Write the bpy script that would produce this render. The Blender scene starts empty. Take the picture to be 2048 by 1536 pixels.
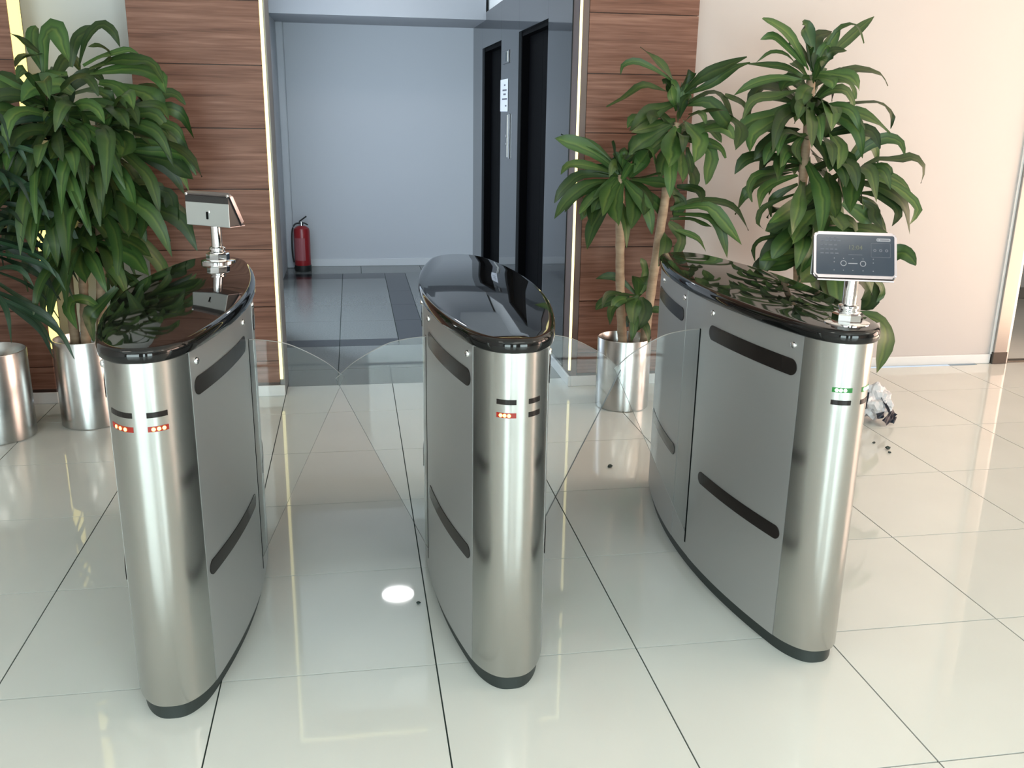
import bpy, bmesh, math, random
from mathutils import Vector, Matrix, noise
random.seed(11)
C = bpy.context.scene
COL = C.collection
PI = math.pi

# ------------------------------------------------------------------ camera, world, lights, exposure
cam_d = bpy.data.cameras.new('camera'); cam = bpy.data.objects.new('camera', cam_d); COL.objects.link(cam)
C.camera = cam
cam_d.sensor_fit = 'HORIZONTAL'; cam_d.sensor_width = 36.0
cam_d.lens = 36.0 * 1848.22 / 2048.0
cam_d.clip_start = 0.05
yaw, pitch, roll = math.radians(9.80871), math.radians(16.35044), math.radians(0.92785)
fwd = Vector((math.sin(yaw) * math.cos(pitch), math.cos(yaw) * math.cos(pitch), -math.sin(pitch)))
rgt = Vector((math.cos(yaw), -math.sin(yaw), 0)); up = rgt.cross(fwd)
r2 = math.cos(roll) * rgt + math.sin(roll) * up; u2 = -math.sin(roll) * rgt + math.cos(roll) * up
M = Matrix(((r2.x, u2.x, -fwd.x, 0), (r2.y, u2.y, -fwd.y, 0), (r2.z, u2.z, -fwd.z, 1.53543), (0, 0, 0, 1)))
cam.matrix_world = M

C.view_settings.view_transform = 'Standard'; C.view_settings.look = 'None'
C.view_settings.gamma = 1.0; C.view_settings.use_curve_mapping = False
C.view_settings.exposure = -0.10
C.cycles.use_denoising = True
C.cycles.max_bounces = 10; C.cycles.glossy_bounces = 6; C.cycles.diffuse_bounces = 4
C.cycles.transparent_max_bounces = 24
C.cycles.caustics_reflective = False; C.cycles.caustics_refractive = False
C.cycles.sample_clamp_indirect = 6.0

w = bpy.data.worlds.new('world'); C.world = w; w.use_nodes = True
w.node_tree.nodes['Background'].inputs[0].default_value = (0.80, 0.90, 1.0, 1)
w.node_tree.nodes['Background'].inputs[1].default_value = 1.0

def area(name, loc, size, target, power, color):
    l = bpy.data.lights.new(name, 'AREA'); l.shape = 'RECTANGLE'; l.size, l.size_y = size
    l.energy = power; l.color = color
    o = bpy.data.objects.new(name, l); COL.objects.link(o); o.location = loc
    d = Vector(target) - Vector(loc); o.rotation_euler = d.to_track_quat('-Z', 'Y').to_euler()
    return o

# daylight entering by the glazed entrance front behind the camera (three openings in wall_front)
RAD = 11.5
def window_light(x0, x1, z0, z1, rad=RAD, col=(0.80, 0.985, 0.985)):
    A = (x1 - x0) * (z1 - z0)
    return area('window_light', ((x0 + x1) / 2, -3.02, (z0 + z1) / 2), (x1 - x0, z1 - z0), ((x0 + x1) / 2, 0, (z0 + z1) / 2), rad * A * PI, col)
window_light(-3.3, -0.85, 0.1, 2.5)
window_light(0.10, 0.70, 0.1, 2.45)
window_light(1.50, 3.5, 0.1, 2.5)
# warm light from the side windows on the right
area('window_light_side', (7.45, 3.0, 1.45), (3.6, 2.3), (0, 3.0, 1.2), 240, (1.0, 0.66, 0.50))
# low warm sun through the same side windows; its patch on the floor lies outside the frame
sd = bpy.data.lights.new('sun', 'SUN'); sd.energy = 50; sd.angle = 0.01; sd.color = (1.0, 0.78, 0.58)
so = bpy.data.objects.new('sun', sd); COL.objects.link(so); so.rotation_euler = Vector((-1.0, 0.04, -0.97)).to_track_quat('-Z', 'Y').to_euler()
# weak fill lights added under the hall ceiling, far above the frame
for x, y in ((-2.0, 1.0), (1.0, 0.2), (4.0, 1.2), (0.5, -1.8)):
    area('ceiling_fill', (x, y, 3.56), (1.2, 0.3), (x, y, 0), 16, (1.0, 0.97, 0.9))
# soft cool fill added for the lobby, at an assumed gap behind the left column
area('lobby_fill', (-0.74, 6.9, 1.25), (2.6, 2.1), (1.0, 8.0, 1.25), 78, (0.68, 0.83, 1.0))

# ------------------------------------------------------------------ materials
def mat(name, base=(0.8, 0.8, 0.8), rough=0.5, metal=0.0, spec=0.5, coat=0.0):
    m = bpy.data.materials.new(name); m.use_nodes = True
    b = m.node_tree.nodes['Principled BSDF']
    b.inputs['Base Color'].default_value = (*base, 1); b.inputs['Roughness'].default_value = rough
    b.inputs['Metallic'].default_value = metal; b.inputs['Specular IOR Level'].default_value = spec
    b.inputs['Coat Weight'].default_value = coat
    b.inputs['Coat Roughness'].default_value = 0.02
    return m
def bsdf(m): return m.node_tree.nodes['Principled BSDF']
def nd(m, t, **k):
    n = m.node_tree.nodes.new(t)
    for a, b in k.items(): setattr(n, a, b)
    return n
def lk(m, a, b): m.node_tree.links.new(a, b)
def ramp(m, fac, stops):
    r = nd(m, 'ShaderNodeValToRGB'); e = r.color_ramp.elements
    while len(e) < len(stops): e.new(0.5)
    for i, (p, c) in enumerate(stops): e[i].position = p; e[i].color = (*c, 1)
    lk(m, fac, r.inputs[0]); return r
def s2l(r, g, b):
    f = lambda v: (v / 255 / 12.92) if v / 255 <= 0.04045 else ((v / 255 + 0.055) / 1.055) ** 2.4
    return (f(r), f(g), f(b))

def noisy(m, c0, c1, scale, detail=3, vec=None, rough=None, mapscale=None, rnd=0.0):
    tc = nd(m, 'ShaderNodeTexCoord'); mp = nd(m, 'ShaderNodeMapping')
    lk(m, tc.outputs['Object'], mp.inputs[0])
    if mapscale: mp.inputs['Scale'].default_value = mapscale
    if rnd:
        oi = nd(m, 'ShaderNodeObjectInfo'); ml = nd(m, 'ShaderNodeMath', operation='MULTIPLY'); ml.inputs[1].default_value = rnd
        lk(m, oi.outputs['Random'], ml.inputs[0]); lk(m, ml.outputs[0], mp.inputs['Location'])
    n = nd(m, 'ShaderNodeTexNoise'); n.inputs['Scale'].default_value = scale; n.inputs['Detail'].default_value = detail
    lk(m, mp.outputs[0], n.inputs['Vector'])
    r = ramp(m, n.outputs['Fac'], [(0.3, c0), (0.7, c1)]); lk(m, r.outputs[0], bsdf(m).inputs['Base Color'])
    return n, mp

m_tile = mat('polished_porcelain', rough=0.035, spec=0.55)
noisy(m_tile, (0.585, 0.60, 0.57), (0.615, 0.63, 0.60), 2.5)
m_grout = mat('grout', (0.03, 0.045, 0.04), 0.8, spec=0.1)
m_ltile = mat('grey_granite_tile', rough=0.16, spec=0.3)
noisy(m_ltile, (0.125, 0.132, 0.125), (0.16, 0.168, 0.16), 90, 4)
m_dtile = mat('dark_granite_tile', rough=0.16, spec=0.3)
noisy(m_dtile, (0.016, 0.018, 0.021), (0.028, 0.031, 0.035), 90, 4)
m_paint = mat('off_white_paint', (0.50, 0.462, 0.452), 0.75, spec=0.25)
m_paint2 = mat('pale_grey_paint', (0.54, 0.54, 0.54), 0.75, spec=0.25)
m_ceil = mat('ceiling_white', (0.80, 0.80, 0.78), 0.8)
m_lobby = mat('lobby_grey_paint', (0.56, 0.575, 0.60), 0.75, spec=0.25)
m_beam = mat('beam_paint', (0.40, 0.41, 0.43), 0.75, spec=0.25)
m_skirt = mat('white_skirting', (0.66, 0.67, 0.68), 0.4)
m_dgrey = mat('dark_grey', (0.03, 0.03, 0.032), 0.5)

m_wood = mat('walnut_veneer', rough=0.45, spec=0.22)
_, _mp = noisy(m_wood, (0.1, 0.1, 0.1), (0.1, 0.1, 0.1), 1.0, rnd=7.0)
nt = m_wood.node_tree
_mp.inputs['Scale'].default_value = (0.8, 0.8, 20.0)
n1 = nd(m_wood, 'ShaderNodeTexNoise'); n1.inputs['Scale'].default_value = 1.6; n1.inputs['Detail'].default_value = 6; n1.inputs['Distortion'].default_value = 0.9
lk(m_wood, _mp.outputs[0], n1.inputs['Vector'])
n2 = nd(m_wood, 'ShaderNodeTexNoise'); n2.inputs['Scale'].default_value = 6.5; n2.inputs['Detail'].default_value = 5
lk(m_wood, _mp.outputs[0], n2.inputs['Vector'])
mx = nd(m_wood, 'ShaderNodeMath', operation='ADD'); mh = nd(m_wood, 'ShaderNodeMath', operation='MULTIPLY'); mh.inputs[1].default_value = 0.55
lk(m_wood, n2.outputs['Fac'], mh.inputs[0]); lk(m_wood, n1.outputs['Fac'], mx.inputs[0]); lk(m_wood, mh.outputs[0], mx.inputs[1])
rw = ramp(m_wood, mx.outputs[0], [(0.50, (0.100, 0.042, 0.027)), (0.68, (0.165, 0.075, 0.050)), (0.85, (0.215, 0.105, 0.074)), (1.0, (0.27, 0.142, 0.103))])
lk(m_wood, rw.outputs[0], bsdf(m_wood).inputs['Base Color'])
m_woodtrim = mat('dark_wood_edge', (0.065, 0.032, 0.022), 0.45)

def steel(name, base, rough, aniso, rot=0.0, metal=1.0):
    m = mat(name, base, rough, metal)
    b = bsdf(m); b.inputs['Anisotropic'].default_value = aniso; b.inputs['Anisotropic Rotation'].default_value = rot
    t = nd(m, 'ShaderNodeTangent', direction_type='RADIAL', axis='Z'); lk(m, t.outputs[0], b.inputs['Tangent'])
    tc = nd(m, 'ShaderNodeTexCoord'); mp = nd(m, 'ShaderNodeMapping'); mp.inputs['Scale'].default_value = (3, 3, 420)
    lk(m, tc.outputs['Object'], mp.inputs[0])
    n = nd(m, 'ShaderNodeTexNoise'); n.inputs['Scale'].default_value = 3; n.inputs['Detail'].default_value = 3
    lk(m, mp.outputs[0], n.inputs['Vector'])
    mr = nd(m, 'ShaderNodeMapRange'); mr.inputs['To Min'].default_value = rough - 0.012; mr.inputs['To Max'].default_value = rough + 0.012
    lk(m, n.outputs['Fac'], mr.inputs['Value']); lk(m, mr.outputs[0], b.inputs['Roughness'])
    return m
m_cap = steel('brushed_steel_cap', (0.48, 0.475, 0.455), 0.20, 0.80)
m_side = steel('brushed_steel_panel', (0.43, 0.425, 0.42), 0.38, 0.4, metal=0.7)
m_mid = steel('brushed_steel_dark', (0.42, 0.42, 0.41), 0.34, 0.4, metal=0.7)
m_pot = steel('brushed_steel_pot', (0.50, 0.50, 0.49), 0.22, 0.6)
m_chrome = mat('chrome', (0.85, 0.85, 0.86), 0.06, 1.0)
m_satin = mat('satin_steel', (0.62, 0.60, 0.58), 0.32, 1.0)
m_black = mat('black_polished_top', (0.006, 0.006, 0.006), 0.03, spec=0.42)
m_plinth = mat('black_plinth', (0.018, 0.024, 0.022), 0.45)
m_core = mat('cabinet_core', (0.012, 0.012, 0.012), 0.6)
m_slot = mat('smoked_acrylic', (0.014, 0.011, 0.010), 0.22, spec=0.22)
m_slit = mat('slit_black', (0.004, 0.004, 0.004), 0.9, spec=0.1)

def emis(name, col, strength, base=(0.02, 0.02, 0.02)):
    m = mat(name, base, 0.4); b = bsdf(m)
    b.inputs['Emission Color'].default_value = (*col, 1); b.inputs['Emission Strength'].default_value = strength
    return m
m_red = emis('red_lamp', (1.0, 0.36, 0.07), 12.0)
m_redglow = emis('red_window_lit', (1.0, 0.03, 0.0), 0.3, (0.08, 0.005, 0.003))
m_green = emis('green_lamp', (0.55, 1.0, 0.6), 9.0)
m_greenglow = emis('green_window_lit', (0.0, 0.8, 0.05), 0.22, (0.003, 0.05, 0.006))
m_led = emis('yellow_led', (1.0, 0.84, 0.27), 1.9)
m_led2 = emis('warm_led', (1.0, 0.88, 0.40), 2.3)
m_lamp = emis('lamp_diffuser', (1.0, 1.0, 1.0), 28.0)

# clear acrylic: transparent with a Fresnel mirror
m_glass = bpy.data.materials.new('clear_acrylic'); m_glass.use_nodes = True
nt = m_glass.node_tree; nt.nodes.clear()
out = nt.nodes.new('ShaderNodeOutputMaterial'); tr = nt.nodes.new('ShaderNodeBsdfTransparent'); gl = nt.nodes.new('ShaderNodeBsdfGlossy')
tr.inputs[0].default_value = (0.955, 0.97, 0.97, 1); gl.inputs['Roughness'].default_value = 0.015
fr = nt.nodes.new('ShaderNodeFresnel'); fr.inputs[0].default_value = 1.42
ms = nt.nodes.new('ShaderNodeMixShader'); nt.links.new(fr.outputs[0], ms.inputs[0]); nt.links.new(tr.outputs[0], ms.inputs[1]); nt.links.new(gl.outputs[0], ms.inputs[2])
nt.links.new(ms.outputs[0], out.inputs[0])
m_glassedge = mat('acrylic_edge', (0.42, 0.43, 0.42), 0.35)

m_clad = mat('dark_glass_cladding', (0.035, 0.038, 0.042), 0.045, spec=0.55)
m_door = mat('black_lift_door', (0.0015, 0.0015, 0.002), 0.6, spec=0.03)
m_alu = mat('anodised_aluminium', (0.36, 0.33, 0.31), 0.38, 0.85)

def leafmat(name, dark, mid, stripe):
    m = mat(name, rough=0.42, spec=0.35)
    uv = nd(m, 'ShaderNodeUVMap'); sp = nd(m, 'ShaderNodeSeparateXYZ'); lk(m, uv.outputs[0], sp.inputs[0])
    tc = nd(m, 'ShaderNodeTexCoord'); n = nd(m, 'ShaderNodeTexNoise'); n.inputs['Scale'].default_value = 9; n.inputs['Detail'].default_value = 2
    lk(m, tc.outputs['Object'], n.inputs['Vector'])
    ad = nd(m, 'ShaderNodeMath', operation='MULTIPLY_ADD'); ad.inputs[1].default_value = 0.35; ad.inputs[2].default_value = -0.17
    lk(m, n.outputs['Fac'], ad.inputs[0])
    a2 = nd(m, 'ShaderNodeMath', operation='ADD'); lk(m, sp.outputs['X'], a2.inputs[0]); lk(m, ad.outputs[0], a2.inputs[1])
    r = ramp(m, a2.outputs[0], [(0.0, dark), (0.28, mid), (0.40, dark), (0.50, stripe), (0.62, mid), (1.0, dark)])
    oi = nd(m, 'ShaderNodeObjectInfo'); hs = nd(m, 'ShaderNodeHueSaturation'); mr = nd(m, 'ShaderNodeMapRange')
    mr.inputs['To Min'].default_value = 0.45; mr.inputs['To Max'].default_value = 1.4
    lk(m, oi.outputs['Random'], mr.inputs['Value']); lk(m, mr.outputs[0], hs.inputs['Value']); lk(m, r.outputs[0], hs.inputs['Color'])
    lk(m, hs.outputs[0], bsdf(m).inputs['Base Color'])
    return m
m_leaf = leafmat('dracaena_leaf', (0.024, 0.058, 0.016), (0.046, 0.094, 0.022), (0.082, 0.125, 0.030))
m_leafd = leafmat('thin_dark_leaf', (0.013, 0.036, 0.018), (0.020, 0.052, 0.026), (0.032, 0.068, 0.032))
m_cane = mat('cane_bark', rough=0.8)
noisy(m_cane, (0.27, 0.18, 0.115), (0.42, 0.30, 0.20), 14, 5, mapscale=(1, 1, 3))
m_soil = mat('soil', (0.02, 0.014, 0.01), 0.95)

# ------------------------------------------------------------------ helpers
def link(name, mesh, parent=None, mats=(), smooth=False):
    o = bpy.data.objects.new(name, mesh); COL.objects.link(o)
    for m in (mats if isinstance(mats, (list, tuple)) else [mats]): mesh.materials.append(m)
    if parent: o.parent = parent
    if smooth:
        for p in mesh.polygons: p.use_smooth = True
    return o
def obj(name, bm, m, parent=None, smooth=False, sharp=0.6):
    bmesh.ops.recalc_face_normals(bm, faces=bm.faces)
    me = bpy.data.meshes.new(name); bm.to_mesh(me); bm.free()
    o = link(name, me, parent, m, smooth)
    if smooth: me.set_sharp_from_angle(angle=sharp)
    return o
def empty(name, loc=(0, 0, 0), rz=0.0, parent=None):
    o = bpy.data.objects.new(name, None); COL.objects.link(o); o.location = loc; o.rotation_euler = (0, 0, rz)
    o.empty_display_size = 0.1
    if parent: o.parent = parent
    return o
def tag(o, label, cat, group=None, kind=None):
    o['label'] = label; o['category'] = cat
    if group: o['group'] = group
    if kind: o['kind'] = kind
    return o
def struct(o): o['kind'] = 'structure'; return o
def B(x0, x1, y0, y1, z0, z1, bev=0.0, bm=None, seg=1):
    nb = bmesh.new()
    bmesh.ops.create_cube(nb, size=1.0, matrix=Matrix.Translation(((x0 + x1) / 2, (y0 + y1) / 2, (z0 + z1) / 2)) @ Matrix.Diagonal((x1 - x0, y1 - y0, z1 - z0, 1)))
    if bev: bmesh.ops.bevel(nb, geom=nb.edges[:], offset=bev, segments=seg, affect='EDGES', profile=0.5)
    if bm is None: return nb
    me = bpy.data.meshes.new('t'); nb.to_mesh(me); nb.free(); bm.from_mesh(me); bpy.data.meshes.remove(me)
    return bm
def lathe(prof, n=32, center=(0, 0, 0), bm=None, cap=True):
    bm = bm or bmesh.new(); rings = []
    cx, cy, cz = center
    for r, z in prof:
        rings.append([bm.verts.new((cx + r * math.cos(2 * PI * k / n), cy + r * math.sin(2 * PI * k / n), cz + z)) for k in range(n)])
    for a, b in zip(rings, rings[1:]):
        for k in range(n): bm.faces.new((a[k], a[(k + 1) % n], b[(k + 1) % n], b[k]))
    if cap:
        bm.faces.new(rings[0][::-1]); bm.faces.new(rings[-1])
    return bm
def tube(pts, rad, n=10, bm=None):
    bm = bm or bmesh.new(); rings = []
    P = [Vector(p) for p in pts]
    if not isinstance(rad, (list, tuple)): rad = [rad] * len(P)
    for i, p in enumerate(P):
        t = (P[min(i + 1, len(P) - 1)] - P[max(i - 1, 0)]).normalized()
        a = Vector((0, 0, 1)) if abs(t.z) < 0.9 else Vector((1, 0, 0))
        u = t.cross(a).normalized(); v = t.cross(u)
        rings.append([bm.verts.new(p + rad[i] * (math.cos(2 * PI * k / n) * u + math.sin(2 * PI * k / n) * v)) for k in range(n)])
    for a, b in zip(rings, rings[1:]):
        for k in range(n): bm.faces.new((a[k], a[(k + 1) % n], b[(k + 1) % n], b[k]))
    bm.faces.new(rings[0][::-1]); bm.faces.new(rings[-1])
    return bm
def prism(poly, z0, z1, bm=None):
    bm = bm or bmesh.new()
    a = [bm.verts.new((x, y, z0)) for x, y in poly]; b = [bm.verts.new((x, y, z1)) for x, y in poly]
    n = len(poly)
    for k in range(n): bm.faces.new((a[k], a[(k + 1) % n], b[(k + 1) % n], b[k]))
    bm.faces.new(a[::-1]); bm.faces.new(b)
    return bm
def xf(bm, mtx): bmesh.ops.transform(bm, matrix=mtx, verts=bm.verts); return bm
def catmull(P, n):
    P = [Vector(p) for p in P]; Q = [2 * P[0] - P[1]] + P + [2 * P[-1] - P[-2]]; out = []
    m = len(P) - 1
    for i in range(n + 1):
        s = i / n * m; k = min(int(s), m - 1); t = s - k
        a, b, c, d = Q[k], Q[k + 1], Q[k + 2], Q[k + 3]
        out.append(0.5 * ((2 * b) + (c - a) * t + (2 * a - 5 * b + 4 * c - d) * t * t + (3 * b - a - 3 * c + d) * t ** 3))
    return out
# ------------------------------------------------------------------ the setting
WY = 5.29     # painted wall behind the plants
PY = 5.08     # front face of the walnut columns
floor = struct(obj('floor', B(-4.2, 7.6, -3.2, 5.25, -0.08, -0.004), m_grout))
g = 0.0021
tile_me = {}
def tiles(x0, x1, y0, y1, xs, ys, m, parent, key, bz=0.0):
    for i in range(len(xs) - 1):
        for j in range(len(ys) - 1):
            ax, bx, ay, by = max(xs[i], x0), min(xs[i + 1], x1), max(ys[j], y0), min(ys[j + 1], y1)
            if bx - ax < 0.03 or by - ay < 0.03: continue
            w_, h_ = bx - ax - 2 * g, by - ay - 2 * g
            k = (key, round(w_, 3), round(h_, 3))
            if k not in tile_me:
                bm = B(-w_ / 2, w_ / 2, -h_ / 2, h_ / 2, -0.006, 0.0)
                bmesh.ops.recalc_face_normals(bm, faces=bm.faces)
                me = bpy.data.meshes.new('tile'); bm.to_mesh(me); bm.free(); me.materials.append(m); tile_me[k] = me
            o = bpy.data.objects.new('tile', tile_me[k]); COL.objects.link(o); o.location = ((ax + bx) / 2, (ay + by) / 2, bz); o.parent = parent
TX = [-1.60498 + 0.6 * k for k in range(-4, 16)]; TY = [1.73823 + 0.6 * k for k in range(-3, 7)]
tiles(-4.2, 7.6, 0.0, 5.25, TX, TY, m_tile, floor, 'hall')
# the part behind the camera, seen only in reflections
nb = obj('tile', B(-4.2, 7.6, -3.2, TY[0] - g, -0.006, 0.0), m_tile, floor)
nb['kind'] = 'stuff'

# lobby floor: grey granite with a dark inlaid frame
lob = struct(obj('floor', B(-0.75, 1.30, 5.25, 9.7, -0.08, -0.004), m_grout)); lob.name = 'floor_lobby'
LX = [-0.75, -0.12, 0.285]; LYi = [6.375, 6.97, 7.57, 8.17, 8.84]
tiles(-0.75, 0.285, 6.375, 8.84, LX, LYi, m_ltile, lob, 'lob')
tiles(-0.75, 0.285, 6.185, 6.375, LX, [6.185, 6.375], m_dtile, lob, 'ldark')
tiles(-0.75, 0.285, 8.84, 9.13, LX, [8.84, 9.13], m_dtile, lob, 'ldark')
tiles(0.285, 0.485, 6.185, 9.13, [0.285, 0.485], [6.185, 6.97, 7.57, 8.17, 9.13], m_dtile, lob, 'ldark')
tiles(-0.75, 1.30, 5.25, 6.185, [-0.75, -0.12, 0.485, 1.30], [5.25, 5.6, 6.185], m_ltile, lob, 'lob')
tiles(0.485, 1.30, 6.185, 9.13, [0.485, 1.30], [6.185, 6.97, 7.57, 8.17, 9.13], m_ltile, lob, 'lob')
tiles(-0.75, 1.30, 9.13, 9.7, [-0.75, 0.06, 0.66, 1.30], [9.13, 9.7], m_ltile, lob, 'lob')

# painted walls
struct(obj('wall_back', B(1.80, 4.11, WY, WY + 0.15, 0, 3.6), m_paint))
struct(obj('wall_recess', B(-1.75, -1.0, WY, WY + 0.15, 0, 3.6), m_paint2))
struct(obj('wall_left', B(-4.2, -4.1, -3.2, 5.2, 0, 3.6), m_paint))
struct(obj('wall_corner', B(-4.2, -2.6, 5.08, 5.2, 0, 3.6), m_paint))
struct(obj('ceiling', B(-4.2, 7.6, -3.2, 5.5, 3.6, 3.7), m_ceil))
# right side wall with two window openings
wr = B(7.5, 7.6, -3.2, 1.1, 0, 3.6); B(7.5, 7.6, 4.9, 9.6, 0, 3.6, bm=wr); B(7.5, 7.6, 1.1, 4.9, 0, 0.2, bm=wr); B(7.5, 7.6, 1.1, 4.9, 2.7, 3.6, bm=wr)
struct(obj('wall_right', wr, m_paint))
# front wall behind the camera: glazed openings
wf = B(-4.2, -3.3, -3.2, -3.05, 0, 3.6); B(-0.85, 0.1, -3.2, -3.05, 0, 3.6, bm=wf); B(0.70, 1.50, -3.2, -3.05, 0, 3.6, bm=wf); B(3.5, 7.6, -3.2, -3.05, 0, 3.6, bm=wf)
B(-3.4, 3.6, -3.2, -3.05, 2.5, 3.6, bm=wf); B(-3.4, 3.6, -3.2, -3.05, -0.05, 0.1, bm=wf)
struct(obj('wall_front', wf, m_alu))
# lobby shell
struct(obj('wall_lobby_back', B(-0.80, 1.35, 9.6, 9.75, 0, 3.0), m_lobby))
struct(obj('wall_lobby_left', B(-0.80, -0.67, 8.30, 9.6, 0, 3.0), m_lobby))
struct(obj('ceiling_lobby', B(-0.80, 1.35, 5.35, 9.75, 2.90, 3.0), m_ceil))
struct(obj('beam_lobby', B(-0.67, 1.22, 8.72, 9.6, 2.325, 2.90), m_beam))
struct(obj('baseboard_lobby', B(-0.60, 1.21, 9.585, 9.6, 0, 0.075, 0.003), m_skirt))
struct(obj('trim_1', B(-0.67, -0.60, 9.50, 9.6, 0, 2.325, 0.008), m_lobby))

# walnut columns: every panel its own piece
def column(name, x0, x1, y1, zj, side=None):
    core = struct(obj(name, B(x0 + 0.004, x1 - 0.004, PY + 0.016, y1, 0.0, 3.6), m_woodtrim))
    for a, b in zip(zj, zj[1:]):
        o = obj('panel', B(x0, x1, PY, PY + 0.016, a + 0.002, b - 0.002, 0.0012), m_wood, core)
    return core
ZJ = [0.075, 0.20, 0.505, 0.815, 1.13, 1.437, 1.745, 2.05, 2.36, 2.67, 2.98, 3.29, 3.58]
column('wall_column_left', -1.062, -0.432, 5.36, ZJ)
column('wall_column_right', 1.262, 1.865, 5.36, ZJ)
column('wall_column_far_left', -2.60, -1.600, 5.36, ZJ)
struct(obj('trim_2', B(1.226, 1.260, PY + 0.002, 5.30, 0.0, 2.36), mat('brown_edge', (0.115, 0.072, 0.06), 0.45)))
struct(obj('trim_4', B(-0.431, -0.405, PY + 0.012, 5.36, 0.0, 2.36), mat('grey_jamb', (0.20, 0.21, 0.225), 0.6)))
lint = struct(obj('wall_lintel', B(-0.45, 1.28, PY + 0.012, 5.36, 2.29, 3.6), m_wood))
# skirtings
def skirt(name, x0, x1, y): struct(obj(name, B(x0, x1, y - 0.014, y, 0, 0.062, 0.004), m_skirt))
skirt('baseboard_left', -1.062, -0.405, PY); skirt('baseboard_right', 1.222, 1.865, PY); skirt('baseboard_far_left', -2.6, -1.59, PY)
skirt('baseboard_recess', -1.60, -1.062, WY); skirt('baseboard_back', 1.865, 4.105, WY)
# jamb skirting that runs into the lobby beside the lift wall
struct(obj('baseboard_jamb', B(1.208, 1.222, PY - 0.014, 5.95, 0, 0.062, 0.003), m_skirt))

# lit strips on the column edges
def strip(name, bm, m, label):
    return tag(obj(name, bm, m), label, 'light strip')
strip('led_strip', B(-0.430, -0.414, PY - 0.002, PY + 0.010, 0.095, 2.28), m_led2, 'yellow glowing strip on the column edge left of the lobby opening')
strip('led_strip', B(1.212, 1.224, PY - 0.002, PY + 0.010, 0.095, 2.28), m_led2, 'thin glowing strip on the lobby edge beside the two-cane plant')
strip('led_strip', B(-1.598, -1.552, PY - 0.004, PY + 0.030, 0.30, 3.0), m_led, 'broad yellow glowing strip behind the spiky plant')
strip('led_strip', B(-0.414, 1.212, PY - 0.002, PY + 0.010, 2.268, 2.282), m_led2, 'glowing strip along the lintel over the lobby opening')

# lift wall: dark glossy cladding with two black doors
XE = 1.22
cl = struct(obj('wall_lift', B(XE + 0.11, XE + 0.13, 5.30, 9.7, 0, 2.39), m_dgrey))
def clad(y0, y1, z0, z1): obj('panel', B(XE, XE + 0.02, y0 + 0.0015, y1 - 0.0015, z0 + 0.001, z1 - 0.001), m_clad, cl)
D1 = (7.815, 8.94); D2 = (5.955, 7.0); DZ = 2.095
clad(5.30, D2[0], 0, 2.39); clad(D2[1], D1[0], 0, 2.39); clad(D1[1], 9.6, 0, 2.39)
clad(D2[0], D2[1], DZ, 2.39); clad(D1[0], D1[1], DZ, 2.39)
struct(obj('wall_lobby_right', B(XE + 0.03, XE + 0.15, 5.36, 9.75, 2.39, 3.0), m_ceil))
for i, (a, b) in enumerate((D2, D1)):
    fr = B(XE + 0.02, XE + 0.11, a, a + 0.03, 0, DZ); B(XE + 0.02, XE + 0.11, b - 0.03, b, 0, DZ, bm=fr); B(XE + 0.02, XE + 0.11, a, b, DZ - 0.03, DZ, bm=fr)
    d = struct(obj('door_%d' % (i + 1), fr, m_door))
    mid_ = (a + b) / 2
    obj('door_leaf', B(XE + 0.075, XE + 0.10, a + 0.03, mid_ - 0.0015, 0.008, DZ - 0.03), m_door, d)
    obj('door_leaf', B(XE + 0.075, XE + 0.10, mid_ + 0.0015, b - 0.03, 0.008, DZ - 0.03), m_door, d)
    obj('sill', B(XE + 0.0, XE + 0.11, a, b, -0.003, 0.006), m_door, d)

# frame of the doorway on the far right, with the room behind it
dr = struct(obj('door_3', B(4.112, 4.205, WY - 0.03, WY + 0.09, 0.075, 3.6, 0.003), m_alu))
obj('frame_edge', B(4.205, 4.226, WY - 0.022, WY + 0.08, 0.0, 3.6, 0.002), m_satin, dr)
obj('shoe', B(4.108, 4.209, WY - 0.034, WY + 0.094, 0.0, 0.078, 0.002), mat('dark_shoe', (0.09, 0.075, 0.065), 0.3, 0.6), dr)
obj('threshold', B(4.226, 5.4, WY - 0.01, WY + 0.045, 0.0, 0.012, 0.002), mat('threshold_metal', (0.14, 0.12, 0.10), 0.35, 0.7), dr)
obj('edge_strip', B(4.095, 4.112, WY - 0.012, WY, 0.062, 3.6), m_skirt, dr)
struct(obj('wall_back_end', B(5.4, 7.5, WY, WY + 0.15, 0, 3.6), m_paint))
fr2 = struct(obj('floor_side_room', B(4.0, 7.6, 5.25, 9.6, -0.08, -0.0005), m_tile))
struct(obj('wall_side_room', B(4.0, 7.6, 7.35, 7.5, 0, 3.6), m_paint))
struct(obj('baseboard_side_room', B(4.0, 7.5, 7.335, 7.35, 0, 0.10, 0.003), mat('grey_skirting', (0.22, 0.19, 0.17), 0.5)))
struct(obj('ceiling_side_room', B(4.0, 7.6, 5.5, 9.6, 3.6, 3.7), m_ceil))
struct(obj('wall_side_room_left', B(3.9, 4.0, WY + 0.15, 7.5, 0, 3.6), m_paint))

# lobby lamp, notices and lift panel
lp = empty('ceiling_light', (0.305, 7.95, 2.90))
tag(lp, 'round white ceiling downlight of the lift lobby, seen mirrored in the floor', 'light')
obj('rim', lathe([(0.165, 0.0), (0.165, -0.02), (0.148, -0.02), (0.148, 0.0)], 32, cap=False), m_skirt, lp)
obj('diffuser', lathe([(0.147, -0.014), (0.147, -0.004)], 32), m_lamp, lp)

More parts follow.
